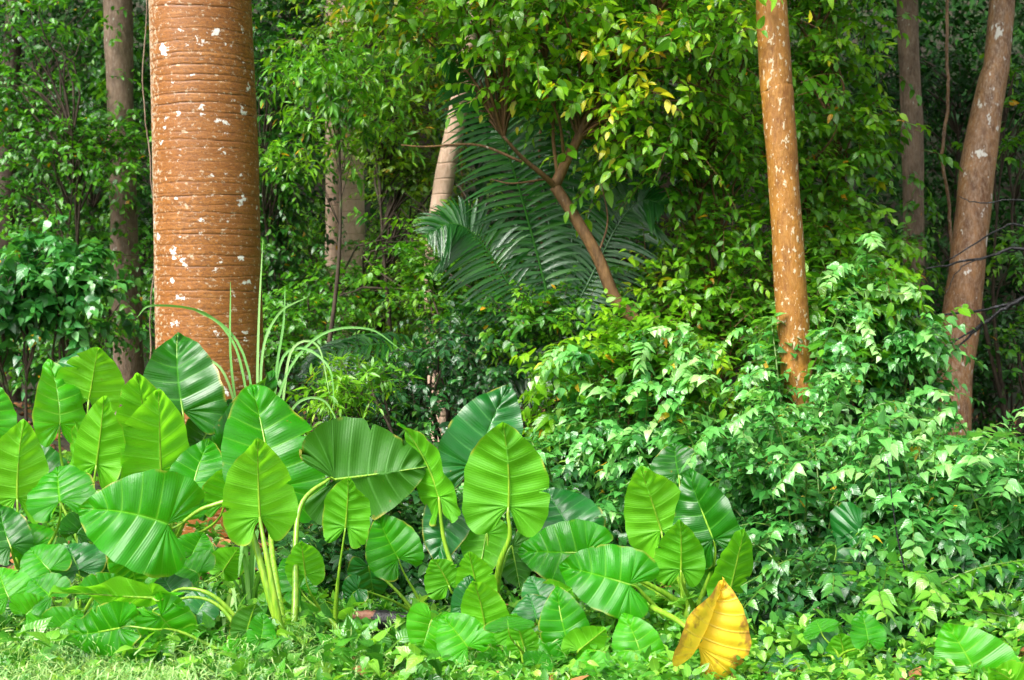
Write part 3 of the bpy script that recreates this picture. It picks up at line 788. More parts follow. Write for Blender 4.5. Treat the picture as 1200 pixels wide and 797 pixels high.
def low_palm():
    root = thing('small_palm', 'small low palm with one arching frond over the dark shrub in the middle', 'palm tree', G(525, 9.2))
    o = np.array(root.location)
    for f in ([o, W(520, 440, 9.2), W(480, 408, 9.0), W(430, 404, 8.8), W(385, 415, 8.7), W(360, 440, 8.6)],
              [o, W(550, 450, 9.3), W(590, 415, 9.3), W(630, 420, 9.2), W(660, 450, 9.1)],
              [o, W(530, 430, 9.5), W(540, 380, 9.7), W(560, 350, 9.9), W(590, 350, 10)]):
        mb = MB(o); frond(mb, f, .34, 34, .014, .75, .55, .008, start=.3)
        mb.build('frond', M['leaf_frond'], root)
low_palm()

# hanging lianas
def liana(label, pts, r, mat='bark_twig'):
    P = [W(*p) for p in pts]
    base = G(pts[0][0], pts[0][2])
    mb = MB(base); S = spline([base] + P if len(P) else P, 60)
    S += np.cumsum(rng.normal(0, .004, S.shape), axis=0) * [1, 1, 0]
    tube(mb, S, r, 6, cap=False)
    o = mb.build('liana', M[mat]); o.location = base; tag(o, label, 'vine')
liana('thin straight liana hanging in front of the feathery fronds', [(645, 390, 10), (640, 300, 10), (637, 220, 10), (635, 60, 10), (640, -200, 10)], .010)
liana('pale twisted liana hanging in the dark left of the leaning trunk', [(1118, 330, 12), (1114, 250, 12), (1106, 190, 12), (1112, 120, 12), (1110, 20, 12), (1114, -250, 12)], .014, 'bark_wet')
liana('grey liana hanging just left of the massive palm trunk', [(172, 400, 10), (176, 290, 10), (168, 180, 10), (160, 90, 10), (166, -200, 10)], .005, 'bark_grey')
liana('tan upright liana among the leaves right of the creeper-wrapped trunk', [(548, 420, 14), (547, 330, 14), (545, 270, 14), (540, -150, 14)], .012)

def dead_branch():
    d = 9.6
    root = thing('dead_branch', 'bare blackish forked dead branch reaching in from the right across the leaning trunk', 'branch', W(1290, 330, d))
    o = np.array(root.location); mb = MB(o)
    for pts, r in [([(1290, 330), (1245, 320), (1200, 291), (1150, 303), (1085, 315)], .020),
                   ([(1290, 330), (1240, 335), (1200, 350), (1160, 362), (1120, 368), (1070, 372)], .016),
                   ([(1230, 338), (1195, 352), (1165, 370), (1140, 390), (1118, 412)], .018),
                   ([(1195, 352), (1150, 380), (1105, 408), (1095, 410)], .010),
                   ([(1260, 322), (1200, 265), (1165, 272), (1120, 300), (1095, 310)], .010),
                   ([(1290, 330), (1250, 260), (1200, 235), (1150, 238), (1124, 230)], .009),
                   ([(1200, 291), (1160, 300), (1125, 315), (1108, 345)], .007)]:
        P = [W(x, y, d + random.uniform(-.08, .08)) for x, y in pts]; S = spline(P, 22)
        S[1:-1] += rng.normal(0, .004, (20, 3))
        tube(mb, S, np.linspace(r, r * .3, 22), 7)
    mb.build('twigs', M['bark_char'], root)
dead_branch()

# ------------------------------------------------------------------ shrubs at the right: arching stems with paired heart leaves
def stem_shrub(label, px, d, height, n_stems, mat, ls=.09, reach=.6, base=.5, dens=11, tpls=T_HEART, name='leafy_shrub', lean=(0, 0), shoot=1.0, skirt=22, skirt_mat='leaf_blue'):
    root = thing(name, label, 'shrub', G(px, d))
    o = np.array(root.location); mb, st = MB(o), MB(o)
    for k in range(n_stems):
        a = rng.uniform(0, 6.28); rr = reach * rng.uniform(.15, 1) ** .7
        hh = height * (rng.uniform(.60, 1.0) if k % 5 in (0, 2, 4) else rng.uniform(1.12, 1.55) * shoot) * (1 - .18 * (rr / reach) ** 2)
        out = np.array([math.cos(a), math.sin(a), 0])
        b0 = o + out * rr * .35 + rng.normal(0, .06, 3) * [1, 1, 0]
        ap = o + out * rr + UP * hh + np.array([lean[0], lean[1], 0])
        end = ap + out * rng.uniform(.08, .28) + rng.normal(0, .08, 3) - UP * rng.uniform(.0, .10)
        S = spline([b0, (b0 + ap) / 2 - out * .08, ap, end], 40)
        tube(st, S[::3], np.linspace(.007, .002, len(S[::3])), 5)
        T = norm(np.gradient(S, axis=0))
        L = np.sum(np.linalg.norm(np.diff(S, axis=0), axis=1))
        # leaves in two ranks along the arching upper stem, side sprays lower down
        tall = hh > height * 1.02
        i0 = 14 if tall else 22
        m = int((1 - i0 / 40) * L / (ls * .40)) + 3
        fi = np.linspace(i0, 38.5, m); ii = fi.astype(int)
        sgn = np.where(np.arange(m) % 2 == 0, 1., -1.)[:, None]
        sw = norm(np.cross(T[ii], UP + rng.normal(0, .25, 3)))
        Yd = norm(sw * sgn + T[ii] * .45 - UP * rng.uniform(.0, .32, (m, 1)) + rng.normal(0, .15, (m, 3)))
        cloud(mb, S[ii] + (fi - ii)[:, None] * (S[np.minimum(ii + 1, 39)] - S[ii]), Yd, UP + T[ii] * .3 + rng.normal(0, .25, (m, 3)),
              ls * rng.uniform(.75, 1.1, m) * (1.05 - .45 * ((fi - i0) / (40 - i0)) ** 2), np.clip(base + .12 + .28 * (fi - i0) / (40 - i0) + rng.normal(0, .07, m), 0, .96), tpls)
        m = int(dens * L * (.8 if tall else 1.45))
        idx = rng.integers(7, 26 if tall else 36, m)
        sd = norm(np.cross(T[idx], UP + rng.normal(0, .8, (m, 3)))) * np.where(rng.random((m, 1)) < .5, 1, -1)
        sprigs(mb, S[idx], sd * .9 + T[idx] * .6, rng.uniform(.10, .26, m), 7, ls * rng.uniform(.6, 1.05, m), base - .08 + .22 * (idx / 39 - .4) + rng.normal(0, .09, m), tpls, .35, .95, st, freshen=.3)
    mb.build('foliage', M[mat], root); st.build('stems', M['stem_green'], root)
    if skirt:
        sk = MB(o); m = skirt * 9
        a = rng.uniform(0, 6.28, m); r = reach * np.sqrt(rng.random(m))
        org = o + np.stack([np.cos(a) * r, np.sin(a) * r, rng.uniform(.05, .55, m) * height], -1)
        sprigs(sk, org, norm(np.stack([np.cos(a), np.sin(a), rng.normal(.2, .4, m)], -1) + rng.normal(0, .4, (m, 3))), .18, 6, ls * .9, rng.normal(.45, .15, m), tpls, .5)
        sk.build('lower_foliage', M[skirt_mat], root)

stem_shrub('tall pale-leaved shrub around the foot of the slender orange trunk', 915, 7.8, .88, 32, 'leaf_pale', .070, .62, .55)
stem_shrub('pale-leaved shrub in front of the foot of the leaning trunk', 1075, 7.5, .60, 30, 'leaf_pale', .070, .62, .55, shoot=.75)
stem_shrub('arching pale-leaved shrub at the right edge under the dead branch', 1215, 7.5, .66, 24, 'leaf_pale', .070, .5, .55, shoot=.9)
stem_shrub('pale-leaved shrub right of the middle elephant ear clump', 750, 7.9, .72, 26, 'leaf_pale', .085, .6, .52)
stem_shrub('pale shrub behind the dark upright elephant ear blade', 830, 7.2, .58, 24, 'leaf_pale', .085, .5, .5)
stem_shrub('tall thin yellow-green shrub behind the waxy elephant ear blade', 672, 8.4, .86, 14, 'leaf_yellow', .11, .35, .5, tpls=T_OVAL, skirt=0)
stem_shrub('dense heart-leaved shrub standing right of the yellow withered leaf', 955, 6.6, .62, 30, 'leaf_pale', .070, .50, .42)
stem_shrub('green heart-leaved shrub above the large grey-sheened aroid leaves at the right', 1075, 6.5, .52, 26, 'leaf_pale', .088, .48, .46)
stem_shrub('mid green shrub at the lower right edge above the bright corner blade', 1190, 6.3, .46, 22, 'leaf_pale', .085, .42, .44)
stem_shrub('low blue-green shrub at the bottom between the withered leaf and the corner blade', 960, 5.75, .26, 22, 'leaf_blue', .075, .34, .5, skirt=20)
stem_shrub('low fresh green shrub left of the bright corner blade', 1065, 5.6, .22, 18, 'leaf_weed', .075, .32, .40, skirt=20)
stem_shrub('small bright shrub growing in the gap between the middle and right elephant ear clumps', 655, 7.0, .45, 14, 'leaf_pale', .07, .4, .45, skirt=20)
stem_shrub('low dark shrub in the gap left of the middle elephant ear clump', 450, 6.6, .42, 18, 'leaf_blue', .075, .5, .5, skirt=34, tpls=T_ROUND)

stem_shrub('arching spray-leaved shrub between the slender orange trunk and the leaning trunk', 1025, 8.4, 1.08, 22, 'leaf_pale', .085, .4, .5, shoot=1.0, skirt=8)
understory('small_leafy_shrub', 'shrub', 'yellow-green shrub whose top meets the crooked trunk from below', 765, 8.2,
           [B(765, 405, 8.2, 35, 20, .2), B(745, 440, 8.1, 45, 25, .25), B(800, 440, 8.1, 45, 25, .25)],
           'leaf_yellow', 20, 9, 7, .105, T_OVAL, bmat='bark_twig', twig_len=.18, base=.45, spread_r=.12)
stem_shrub('loose shrub hiding the foot of the crooked brown trunk', 780, 8.5, .80, 20, 'leaf_yellow', .085, .45, .5, tpls=T_OVAL, skirt=14, skirt_mat='leaf_mid')
def lone_stem():
    root = thing('leggy_shoot', 'single dark leggy shoot with widely spaced leaves in front of the right-hand shrubs', 'plant', W(1064, 740, 5.9))
    o = np.array(root.location); mb, st = MB(o), MB(o)
    S = spline([W(1064, 740, 5.9), W(1062, 680, 5.9), W(1052, 630, 5.9), W(1046, 590, 5.9), W(1040, 540, 5.9)], 20)
    tube(st, S, np.linspace(.005, .0025, 20), 6); st.build('stem', M['bark_char'], root)
    sprigs(mb, S[8:9], (S[-1] - S[8])[None], np.array([.55]), 9, .10, .55, T_HEART, 0, 1.1)
    mb.build('leaves', M['leaf_pale'], root)
lone_stem()
def dry_stem():
    root = thing('dry_stem', 'bare dry tan stem arching beside the yellow withered leaf', 'twig', W(885, 770, 5.6))
    o = np.array(root.location); st = MB(o)
    tube(st, spline([W(885, 770, 5.6), W(905, 742, 5.6), W(935, 722, 5.6), W(962, 712, 5.6)], 20), np.linspace(.0055, .003, 20), 6)
    st.build('stem', M['bark_grey'], root)
dry_stem()

# ------------------------------------------------------------------ elephant ears
OUT = np.array([(0, 1.0), (.062, .955), (.15, .875), (.255, .755), (.352, .60), (.435, .42), (.47, .23), (.475, .04), (.44, -.13), (.36, -.27), (.265, -.335), (.175, -.31), (.11, -.21), (.05, -.09), (.004, 0)])
def ear(mb, J, T, wpx_m, side='F', roll=0., fold=.15, tip=.15, lobe=.2, wav=.042, tint=.5, NV=12, holes=0):
    """one elephant ear blade with its ribs and waves modelled; J stalk joint, T tip, width in metres"""
    J, T = np.asarray(J, float), np.asarray(T, float)
    y = T - J; L = np.linalg.norm(y); y /= L
    tc = norm(np.array([0, 0, CAMH]) - J)
    n = (tc * .95 + UP * .15) if side == 'F' else (-tc * .9 + UP * .3)
    n = norm(n - y * np.dot(n, y)); x = np.cross(y, n)
    c, s = math.cos(roll), math.sin(roll)
    x, n = c * x + s * n, c * n - s * x
    SV = 8; Ns = NV * SV; Nj = 12
    t = np.linspace(0, 1, Ns + 1)
    ed = spline(np.c_[OUT, np.zeros(len(OUT))], Ns + 1)[:, :2]
    wsc = wpx_m * 1.08 / L / .95
    ph = rng.uniform(0, 6.28, 4); side_k = rng.uniform(.88, 1.12, 2); fq = rng.uniform(9, 20), rng.uniform(24, 40); nv = NV; bend = rng.normal(0, .10)
    vs, at, qs, off = [], [], [], 0
    jj = np.linspace(0, 1, Nj + 1)
    for si, sg in enumerate((-1, 1)):
        ex, ey = ed[:, 0] * wsc * side_k[si], ed[:, 1]
        my = np.clip(ey * .93 - .10, 0, .97) + 0 * ey
        my = np.where(ey > .9, np.maximum(my, ey - .12 * (1 - ey) / .1 - .05), my)
        my[0] = 1.0
        px = ex[:, None] * jj[None]
        py = my[:, None] + (ey - my)[:, None] * (jj[None] ** 1.25)
        vphase = (t * NV)[:, None]
        corr = (1 - np.cos(2 * np.pi * vphase)) / 2
        scal = 1 + .022 * (corr - .5) * jj[None] ** 4
        for q in range(rng.poisson(1.6)):
            t0, dp, wd_ = rng.uniform(.12, .85), rng.uniform(.10, .45), rng.uniform(.003, .009)
            scal = scal * (1 - dp * np.exp(-((t[:, None] - t0) / wd_) ** 2) * jj[None] ** 3)
        scal = scal * (1 + .035 * np.sin(t * rng.uniform(8, 16) + ph[1 + si])[:, None] * jj[None] ** 2)
        px = px * scal
        amp = .033 * np.sin(np.pi * np.clip(jj, 0, 1) ** .8)[None] + .012 * jj[None]
        r = np.abs(px)
        z = fold * r - .55 * fold * r ** 2 / (.47 * wsc) - tip * np.clip(py, 0, 1) ** 2.4 - lobe * np.clip(-py, 0, 1) ** 1.5
        z = z + amp * corr * np.clip(1.1 - t, .25, 1)[:, None]
        z = z + wav * jj[None] ** 3 * (np.sin(t * fq[0] + ph[si]) + .6 * np.sin(t * fq[1] + ph[2 + si]))[:, None]
        z = z + .03 * np.sin(py * 3 + ph[0]) * r
        px = px + sg * bend * py ** 2 * (1 if side == 'F' else .8)
        z = z + .02 * np.sin(px * 9 * sg + ph[1]) * np.sin(py * 7 + ph[2])
        P = J + L * (sg * px[..., None] * x + py[..., None] * y + z[..., None] * n)
        a = np.stack([np.broadcast_to(vphase, px.shape), np.broadcast_to(jj[None], px.shape), np.full(px.shape, tint)], -1)
        i, j = np.meshgrid(np.arange(Ns), np.arange(Nj), indexing='ij'); m = Nj + 1
        q = np.stack([i * m + j, i * m + j + 1, (i + 1) * m + j + 1, (i + 1) * m + j], -1).reshape(-1, 4)
        if sg > 0: q = q[:, ::-1]
        vs.append(P.reshape(-1, 3)); at.append(a.reshape(-1, 3)); qs.append(q + off); off += P.shape[0] * P.shape[1]
    mb.add(np.concatenate(vs), np.concatenate(at), np.concatenate(qs))
    # midrib standing proud of the underside
    k = np.linspace(0, .96, 14)
    mid = J + L * (k[:, None] * y + (bend * k ** 2 * (1 if side == 'F' else .8))[:, None] * x - (tip * k ** 2.4)[:, None] * n) - n * .003
    return n, y, L, mid

def elephant_ear(label, base_px, d, leaves, name='elephant_ear_plant', group=None, pet=None, rs=1.0):
    """leaves: (jx, jy, tx, ty, width_px, side, depth, options)"""
    root = thing(name, label, 'plant', G(base_px, d), group)
    o = np.array(root.location)
    cr = MB(o); tube(cr, spline([o - UP * .04, o + UP * (.06 if rs > .8 else .0), o + UP * (.15 if rs > .8 else .02)], 6), np.array([.045, .05, .05, .045, .035, .02]) * rs, 10)
    cr.build('stem', M['petiole'], root)
    for lf in leaves:
        jx, jy, tx, ty, wp, side, ld = lf[:7]; op = dict(lf[7]) if len(lf) > 7 else {}
        mat = op.pop('m', 'taro'); via = op.pop('via', None); pr = op.pop('pr', 1.0) * rs
        Lp = math.hypot(tx - jx, ty - jy) / FPX * ld
        dz = op.pop('dz', (.45 if side == 'F' else -.25)) * Lp
        J, T = W(jx, jy, ld), W(tx, ty, ld + dz)
        mb = MB(o)
        op.setdefault('tint', rng.random())
        op.setdefault('fold', rng.uniform(.05, .30)); op.setdefault('tip', rng.uniform(.08, .25)); op.setdefault('lobe', rng.uniform(.1, .4))
        op.setdefault('roll', rng.normal(0, .12))
        n, y, L, mid = ear(mb, J, T, wp / FPX * ld, side, **op)
        bl = mb.build('leaf', M[mat], root)
        st = MB(o)
        tube(st, mid, np.linspace(.0055, .0012, 14) * (.5 + L) * 1.1, 6, tint=.6, cap=False, flat=.7)
        b = o + UP * .08 + np.array([rng.normal(0, .02), rng.normal(0, .02), 0])
        if via is None:
            h = max(.1, J[2] - b[2])
            p2 = J - n * .10 * h - y * .18 * min(1, h) - UP * .18 * h
            C = bezier(b, b + UP * .45 * h + (J - b) * [.15, .15, 0], p2, J - n * .002, 26)
        else:
            C = spline([b] + [W(*q) for q in via] + [J - n * .012 - y * .03, J - n * .002], 34)
        k = np.linspace(0, 1, len(C))
        tube(st, C, (.015 * (1 - k) ** 1.5 + .0052) * pr * (.6 + .8 * min(.5, L)), 9, tint=.4)
        st.build('stalk', M['petiole'], bl)
    return root

D_, L_, U_ = {'m': 'taro_dark'}, {'m': 'taro_light'}, {'m': 'taro_blue'}
elephant_ear('elephant ear plant at the far left edge, one tall backlit blade over a broad one', 22, 5.75,
    [(20, 584, 18, 491, 74, 'B', 5.8, {'m': 'taro_light', 'dz': -.1}), (70, 588, 64, 541, 78, 'F', 5.6, {'dz': .9, 'lobe': .3}),
     (-12, 500, -4, 448, 50, 'F', 6.0), (12, 640, -10, 590, 50, 'F', 5.6, D_)])
elephant_ear('clump of tall pale green elephant ears in front of the foot of the pinkish trunk', 105, 6.2,
    [(70, 497, 68, 418, 62, 'F', 6.2, {'m': 'taro_light', 'dz': .15, 'roll': -.35}), (104, 468, 117, 404, 70, 'B', 6.3, {'m': 'taro_light'}),
     (92, 452, 100, 398, 60, 'F', 6.5, {'m': 'taro_blue', 'dz': .8}), (113, 545, 125, 461, 54, 'B', 6.05, {'m': 'taro_light', 'roll': .3}),
     (92, 548, 101, 492, 34, 'B', 6.15, {'roll': .9}), (60, 560, 30, 512, 40, 'F', 6.3, D_)])
elephant_ear('elephant ear clump left of the massive palm trunk foot, with one very dark upright blade', 190, 6.4,
    [(172, 525, 167, 429, 60, 'B', 6.4, {'m': 'taro_light', 'roll': -.2}), (188, 552, 186, 452, 84, 'B', 6.15, {'fold': .5, 'roll': -.5, 'm': 'taro_light'}),
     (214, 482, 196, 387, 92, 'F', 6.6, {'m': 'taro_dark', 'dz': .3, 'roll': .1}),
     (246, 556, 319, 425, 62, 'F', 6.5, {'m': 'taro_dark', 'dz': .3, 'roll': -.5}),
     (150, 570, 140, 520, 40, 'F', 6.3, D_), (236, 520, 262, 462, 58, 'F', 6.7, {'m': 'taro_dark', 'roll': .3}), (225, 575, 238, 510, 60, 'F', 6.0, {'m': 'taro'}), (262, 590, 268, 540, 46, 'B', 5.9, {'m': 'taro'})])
elephant_ear('largest elephant ear plant, with thick pale stalks and ribbed glossy blades before the palm trunk', 330, 5.25,
    [(318, 572, 305, 443, 114, 'F', 5.8, {'m': 'taro', 'dz': .35, 'tip': .12, 'lobe': .3, 'tint': .2, 'via': [(332, 740, 5.3), (318, 640, 5.6)]}),
     (304, 606, 300, 511, 80, 'B', 5.25, {'m': 'taro_light', 'dz': -.05, 'roll': -.35, 'lobe': .1, 'pr': 1.1, 'via': [(330, 740, 5.2), (314, 660, 5.2)]}),
     (392, 562, 503, 549, 116, 'B', 5.7, {'m': 'taro_dark', 'dz': .1, 'roll': .25, 'via': [(345, 720, 5.4), (350, 600, 5.6)]}),
     (197, 614, 97, 576, 118, 'F', 5.3, {'m': 'taro', 'dz': -.15, 'roll': .1, 'lobe': .5, 'tip': .3, 'tint': .1, 'via': [(322, 720, 5.25), (285, 600, 5.3), (243, 594, 5.3)]}),
     (188, 722, 232, 772, 60, 'F', 5.05, {'m': 'taro_light', 'pr': .7, 'via': [(300, 770, 5.1), (262, 715, 5.1), (225, 700, 5.1)]}),
     (178, 700, 62, 694, 46, 'B', 5.05, {'m': 'taro_light', 'dz': -.1, 'roll': .6, 'pr': .7, 'via': [(310, 760, 5.15), (255, 702, 5.1), (215, 690, 5.1)]}),
     (140, 736, 70, 752, 60, 'F', 4.95, {'m': 'taro', 'pr': .55, 'via': [(300, 780, 5.05), (215, 742, 5.0), (180, 738, 4.95)]})], rs=1.05)
elephant_ear('thin-stalked elephant ear plant left of the charred log', 385, 5.5,
    [(405, 618, 412, 556, 58, 'B', 5.5, {'m': 'taro', 'roll': .4}), (358, 674, 353, 632, 46, 'B', 5.5, {'m': 'taro_light'}), (352, 690, 330, 650, 40, 'F', 5.6)], rs=.75)
elephant_ear('small folded elephant ear plant above the charred log', 485, 5.75,
    [(467, 655, 436, 606, 60, 'F', 5.7, {'fold': .5, 'dz': .1}), (432, 664, 441, 706, 44, 'F', 5.8, {'m': 'taro_blue'}), (420, 690, 400, 705, 36, 'F', 5.6, {'m': 'taro_blue'})], rs=.7)
elephant_ear('middle elephant ear clump, with a waxy blue-green blade behind a tall backlit one', 572, 5.75,
    [(556, 548, 590, 446, 98, 'F', 6.1, {'m': 'taro_blue', 'dz': .35, 'roll': -.1}), (596, 594, 601, 492, 98, 'B', 5.55, {'m': 'taro', 'dz': -.1, 'tint': .3, 'roll': .1, 'via': [(585, 665, 5.6), (597, 630, 5.55)]}),
     (515, 582, 487, 489, 60, 'B', 5.7, {'m': 'taro', 'roll': .75, 'dz': 0, 'via': [(545, 700, 5.7), (522, 640, 5.7)]}), (528, 600, 507, 655, 56, 'F', 5.8, {'m': 'taro_blue', 'dz': -.6}),
     (526, 686, 512, 652, 48, 'B', 5.5, {'m': 'taro'}), (560, 694, 549, 644, 42, 'B', 5.4, {'m': 'taro_light'}),
     (570, 625, 560, 680, 56, 'B', 5.8, {'m': 'taro'}), (600, 640, 610, 690, 44, 'B', 5.9, {'m': 'taro_dark'})])
elephant_ear('young bright elephant ear at the front, right of the charred log', 535, 5.15,
    [(506, 726, 490, 769, 52, 'F', 5.15, {'m': 'taro_light', 'dz': -.3}), (548, 758, 517, 718, 62, 'F', 5.05, {'m': 'taro_light', 'dz': .3}),
     (568, 732, 560, 674, 54, 'B', 5.15, {'m': 'taro_light'}), (545, 712, 556, 672, 36, 'F', 5.3, U_), (590, 752, 610, 720, 36, 'F', 5.15, L_), (570, 790, 590, 760, 40, 'F', 5.1, L_)], rs=.7)
elephant_ear('right elephant ear clump with green stalks fanning out behind the yellow withered leaf', 812, 5.85,
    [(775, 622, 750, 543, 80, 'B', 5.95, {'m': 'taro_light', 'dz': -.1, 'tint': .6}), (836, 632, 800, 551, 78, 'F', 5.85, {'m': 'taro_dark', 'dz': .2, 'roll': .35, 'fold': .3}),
     (798, 668, 800, 607, 54, 'B', 5.75, {'m': 'taro'}), (738, 685, 655, 659, 84, 'F', 5.55, {'m': 'taro', 'dz': .1, 'roll': 0, 'tint': .1, 'via': [(800, 742, 5.7), (762, 705, 5.6)]}),
     (688, 648, 602, 647, 72, 'F', 5.8, {'m': 'taro', 'dz': .2, 'tint': 0}), (668, 622, 640, 566, 76, 'F', 6.4, {'m': 'taro_blue', 'roll': -.2}),
     (856, 688, 874, 616, 52, 'B', 5.75, {'m': 'taro', 'roll': -.6}), (795, 556, 786, 516, 56, 'F', 6.6, {'m': 'taro_dark'}),
     (822, 694, 850, 660, 40, 'B', 5.9, D_)])
elephant_ear('row of young elephant ear leaves at the front left of the withered leaf', 680, 5.2,
    [(664, 748, 645, 688, 56, 'F', 5.2, {'m': 'taro', 'dz': .2}), (678, 762, 712, 735, 46, 'B', 5.15, L_), (700, 790, 688, 760, 50, 'F', 5.05, L_), (628, 780, 612, 740, 40, 'F', 5.2, L_)], rs=.6)
elephant_ear('small bright elephant ear with a ribbed upright blade just left of the withered leaf', 752, 5.25,
    [(752, 770, 736, 715, 62, 'F', 5.25, {'m': 'taro_light', 'dz': .3}), (738, 795, 712, 765, 50, 'F', 5.1, L_), (775, 795, 760, 765, 40, 'B', 5.15, L_)], rs=.6)
elephant_ear('dark elephant ear leaves at the bottom under the withered leaf', 840, 5.2,
    [(838, 800, 822, 768, 60, 'F', 5.15, {'m': 'taro'}), (880, 800, 892, 762, 56, 'F', 5.3, {'m': 'taro_blue'}), (860, 812, 862, 782, 40, 'F', 5.1, D_)], rs=.6)
elephant_ear('bright ribbed elephant ear blade in the lower right corner', 1165, 4.95,
    [(1152, 806, 1118, 727, 98, 'F', 4.95, {'m': 'taro_light', 'dz': .2, 'tint': .2, 'roll': .1}), (1215, 822, 1168, 772, 70, 'B', 4.85, L_)])
elephant_ear('aroid with large grey-sheened spreading leaves inside the right-hand shrubs', 1020, 6.2,
    [(1004, 672, 958, 700, 60, 'F', 6.1, {'m': 'taro_blue', 'dz': -.2}), (1060, 690, 1108, 676, 64, 'F', 6.1, {'m': 'taro_blue', 'dz': .2}), (1018, 690, 1060, 675, 40, 'F', 6.0, {'m': 'taro'}),
     (1010, 620, 980, 650, 70, 'F', 6.2, U_), (1160, 700, 1190, 690, 60, 'F', 6.1, U_)])
elephant_ear('aroid with dull spreading leaves at the bottom right of centre', 1010, 5.5,
    [(1000, 790, 960, 778, 66, 'F', 5.4, {'m': 'taro_blue', 'dz': .1}), (1040, 775, 1020, 738, 60, 'F', 5.5, {'m': 'taro_blue'}), (1062, 800, 1085, 775, 56, 'F', 5.4, U_)], rs=.7)
elephant_ear('low spreading elephant ears above the grass at the left', 85, 5.4,
    [(58, 668, 30, 640, 60, 'F', 5.4, {'m': 'taro'}), (92, 668, 78, 634, 62, 'F', 5.45, U_), (60, 700, 36, 676, 56, 'F', 5.25, {'m': 'taro'}), (118, 672, 132, 640, 56, 'F', 5.5, {'m': 'taro_blue'}),
     (110, 700, 140, 672, 50, 'F', 5.3, {'m': 'taro'}), (10, 700, -8, 665, 60, 'F', 5.3, L_), (150, 655, 165, 690, 50, 'F', 5.45, {'m': 'taro'})], rs=.6)
elephant_ear('low overlapping elephant ears just below the row of tall pale blades at the left', 150, 5.7,
    [(40, 640, 20, 612, 52, 'F', 5.7, {'m': 'taro'}), (130, 632, 150, 600, 56, 'F', 5.8, {'m': 'taro'}), (165, 680, 190, 655, 50, 'F', 5.6, {'m': 'taro_light'}), (90, 625, 110, 596, 46, 'F', 5.85, {'m': 'taro_dark'}),
     (225, 650, 236, 622, 46, 'F', 5.8, {'m': 'taro'}), (262, 668, 280, 640, 44, 'B', 5.7, {'m': 'taro_light'}), (30, 720, 52, 700, 50, 'F', 5.2, {'m': 'taro_light'}), (70, 735, 92, 712, 46, 'F', 5.1, {'m': 'taro'})], rs=.55)
elephant_ear('low bright elephant ears in the grass left of the thick pale stalks', 185, 5.15,
    [(190, 745, 160, 715, 56, 'F', 5.1, {'m': 'taro'}), (205, 700, 188, 672, 50, 'F', 5.3, U_), (180, 780, 150, 760, 50, 'F', 4.95, L_), (230, 720, 250, 690, 46, 'F', 5.2, U_), (232, 672, 205, 655, 56, 'F', 5.5, {'m': 'taro'})], rs=.6)

elephant_ear('low green elephant ear right of the withered leaf, half hidden by the blue-green shrub', 925, 5.15,
    [(925, 800, 905, 765, 54, 'F', 5.1, {'m': 'taro_blue'}), (950, 790, 968, 758, 46, 'F', 5.2, {'m': 'taro_dark'})], rs=.6)
elephant_ear('blue-green young elephant ear left of the bright corner blade', 1075, 5.1,
    [(1075, 800, 1060, 762, 52, 'F', 5.1, {'m': 'taro_blue'}), (1098, 792, 1112, 765, 40, 'F', 5.2, {'m': 'taro'})], rs=.6)
k_ = 0
for px, d, lab in ((300, 5.0, 'small elephant ear seedling at the front beside the thickest stalks'), 
                   (610, 5.0, 'young elephant ear seedling at the bottom between the middle and right clumps'),
                   (650, 5.4, 'young elephant ear beneath the drooping ribbed blade of the right clump'), (990, 5.05, 'young elephant ear at the bottom edge right of the blue-green shrub')):
    ls_ = []
    for q in range(4):
        jx = px + random.uniform(-28, 28); jy = 323 + (1.45 - random.uniform(.08, .22)) / d * FPX
        ls_.append((jx, jy, jx + random.uniform(-24, 24), jy - random.uniform(14, 38), random.uniform(34, 52), random.choice('FFB'), d + random.uniform(-.1, .1), {'m': random.choice(['taro', 'taro_light', 'taro_light', 'taro_blue'])}))
    elephant_ear(lab, px, d, ls_, rs=.5)
def withered():
    root = thing('withered_leaf', 'large yellow withered elephant ear leaf with brown edges at the bottom', 'leaf', W(822, 775, 5.0))
    o = np.array(root.location)
    mb = MB(o); ear(mb, W(818, 758, 5.0), W(856, 682, 4.98), 84 / FPX * 5.0, 'F', roll=-.75, fold=1.1, tip=.1, lobe=.5, wav=.05, tint=.5)
    mb.build('blade', M['withered'], root)
    st = MB(o); tube(st, spline([W(823, 752, 5.0), W(795, 728, 5.1), W(765, 712, 5.3)], 14), np.linspace(.008, .012, 14), 8)
    st.build('stalk', M['petiole'], root)
withered()

# ------------------------------------------------------------------ tall grass at the palm foot
def blades(mb, specs, width, tint=.6):
    for pts in specs:
        P = spline([W(*p) for p in pts], 22); m = 22
        wv = width * np.sin(np.pi * np.linspace(.16, .995, m)) ** .6
        T = norm(np.gradient(P, axis=0)); S = norm(np.cross(T, np.array([.15, 1, .1])))
        v = np.stack([P - S * wv[:, None], P + np.array([0, .3, -.3]) * wv[:, None], P + S * wv[:, None]], 1).reshape(-1, 3)
        a = np.zeros((m * 3, 3)); a[:, 0] = np.tile([-1, 0, 1], m); a[:, 1] = np.repeat(np.linspace(0, 1, m), 3); a[:, 2] = tint + rng.normal(0, .15)
        b = np.arange(m - 1) * 3
        mb.add(v, a, np.concatenate([np.stack([b, b + 1, b + 4, b + 3], -1), np.stack([b + 1, b + 2, b + 5, b + 4], -1)]))
root = thing('tall_grass', 'clump of long narrow grass blades arching beside the foot of the massive palm trunk', 'grass clump', G(310, 6.9))
mb = MB(root.location)
d = 6.9
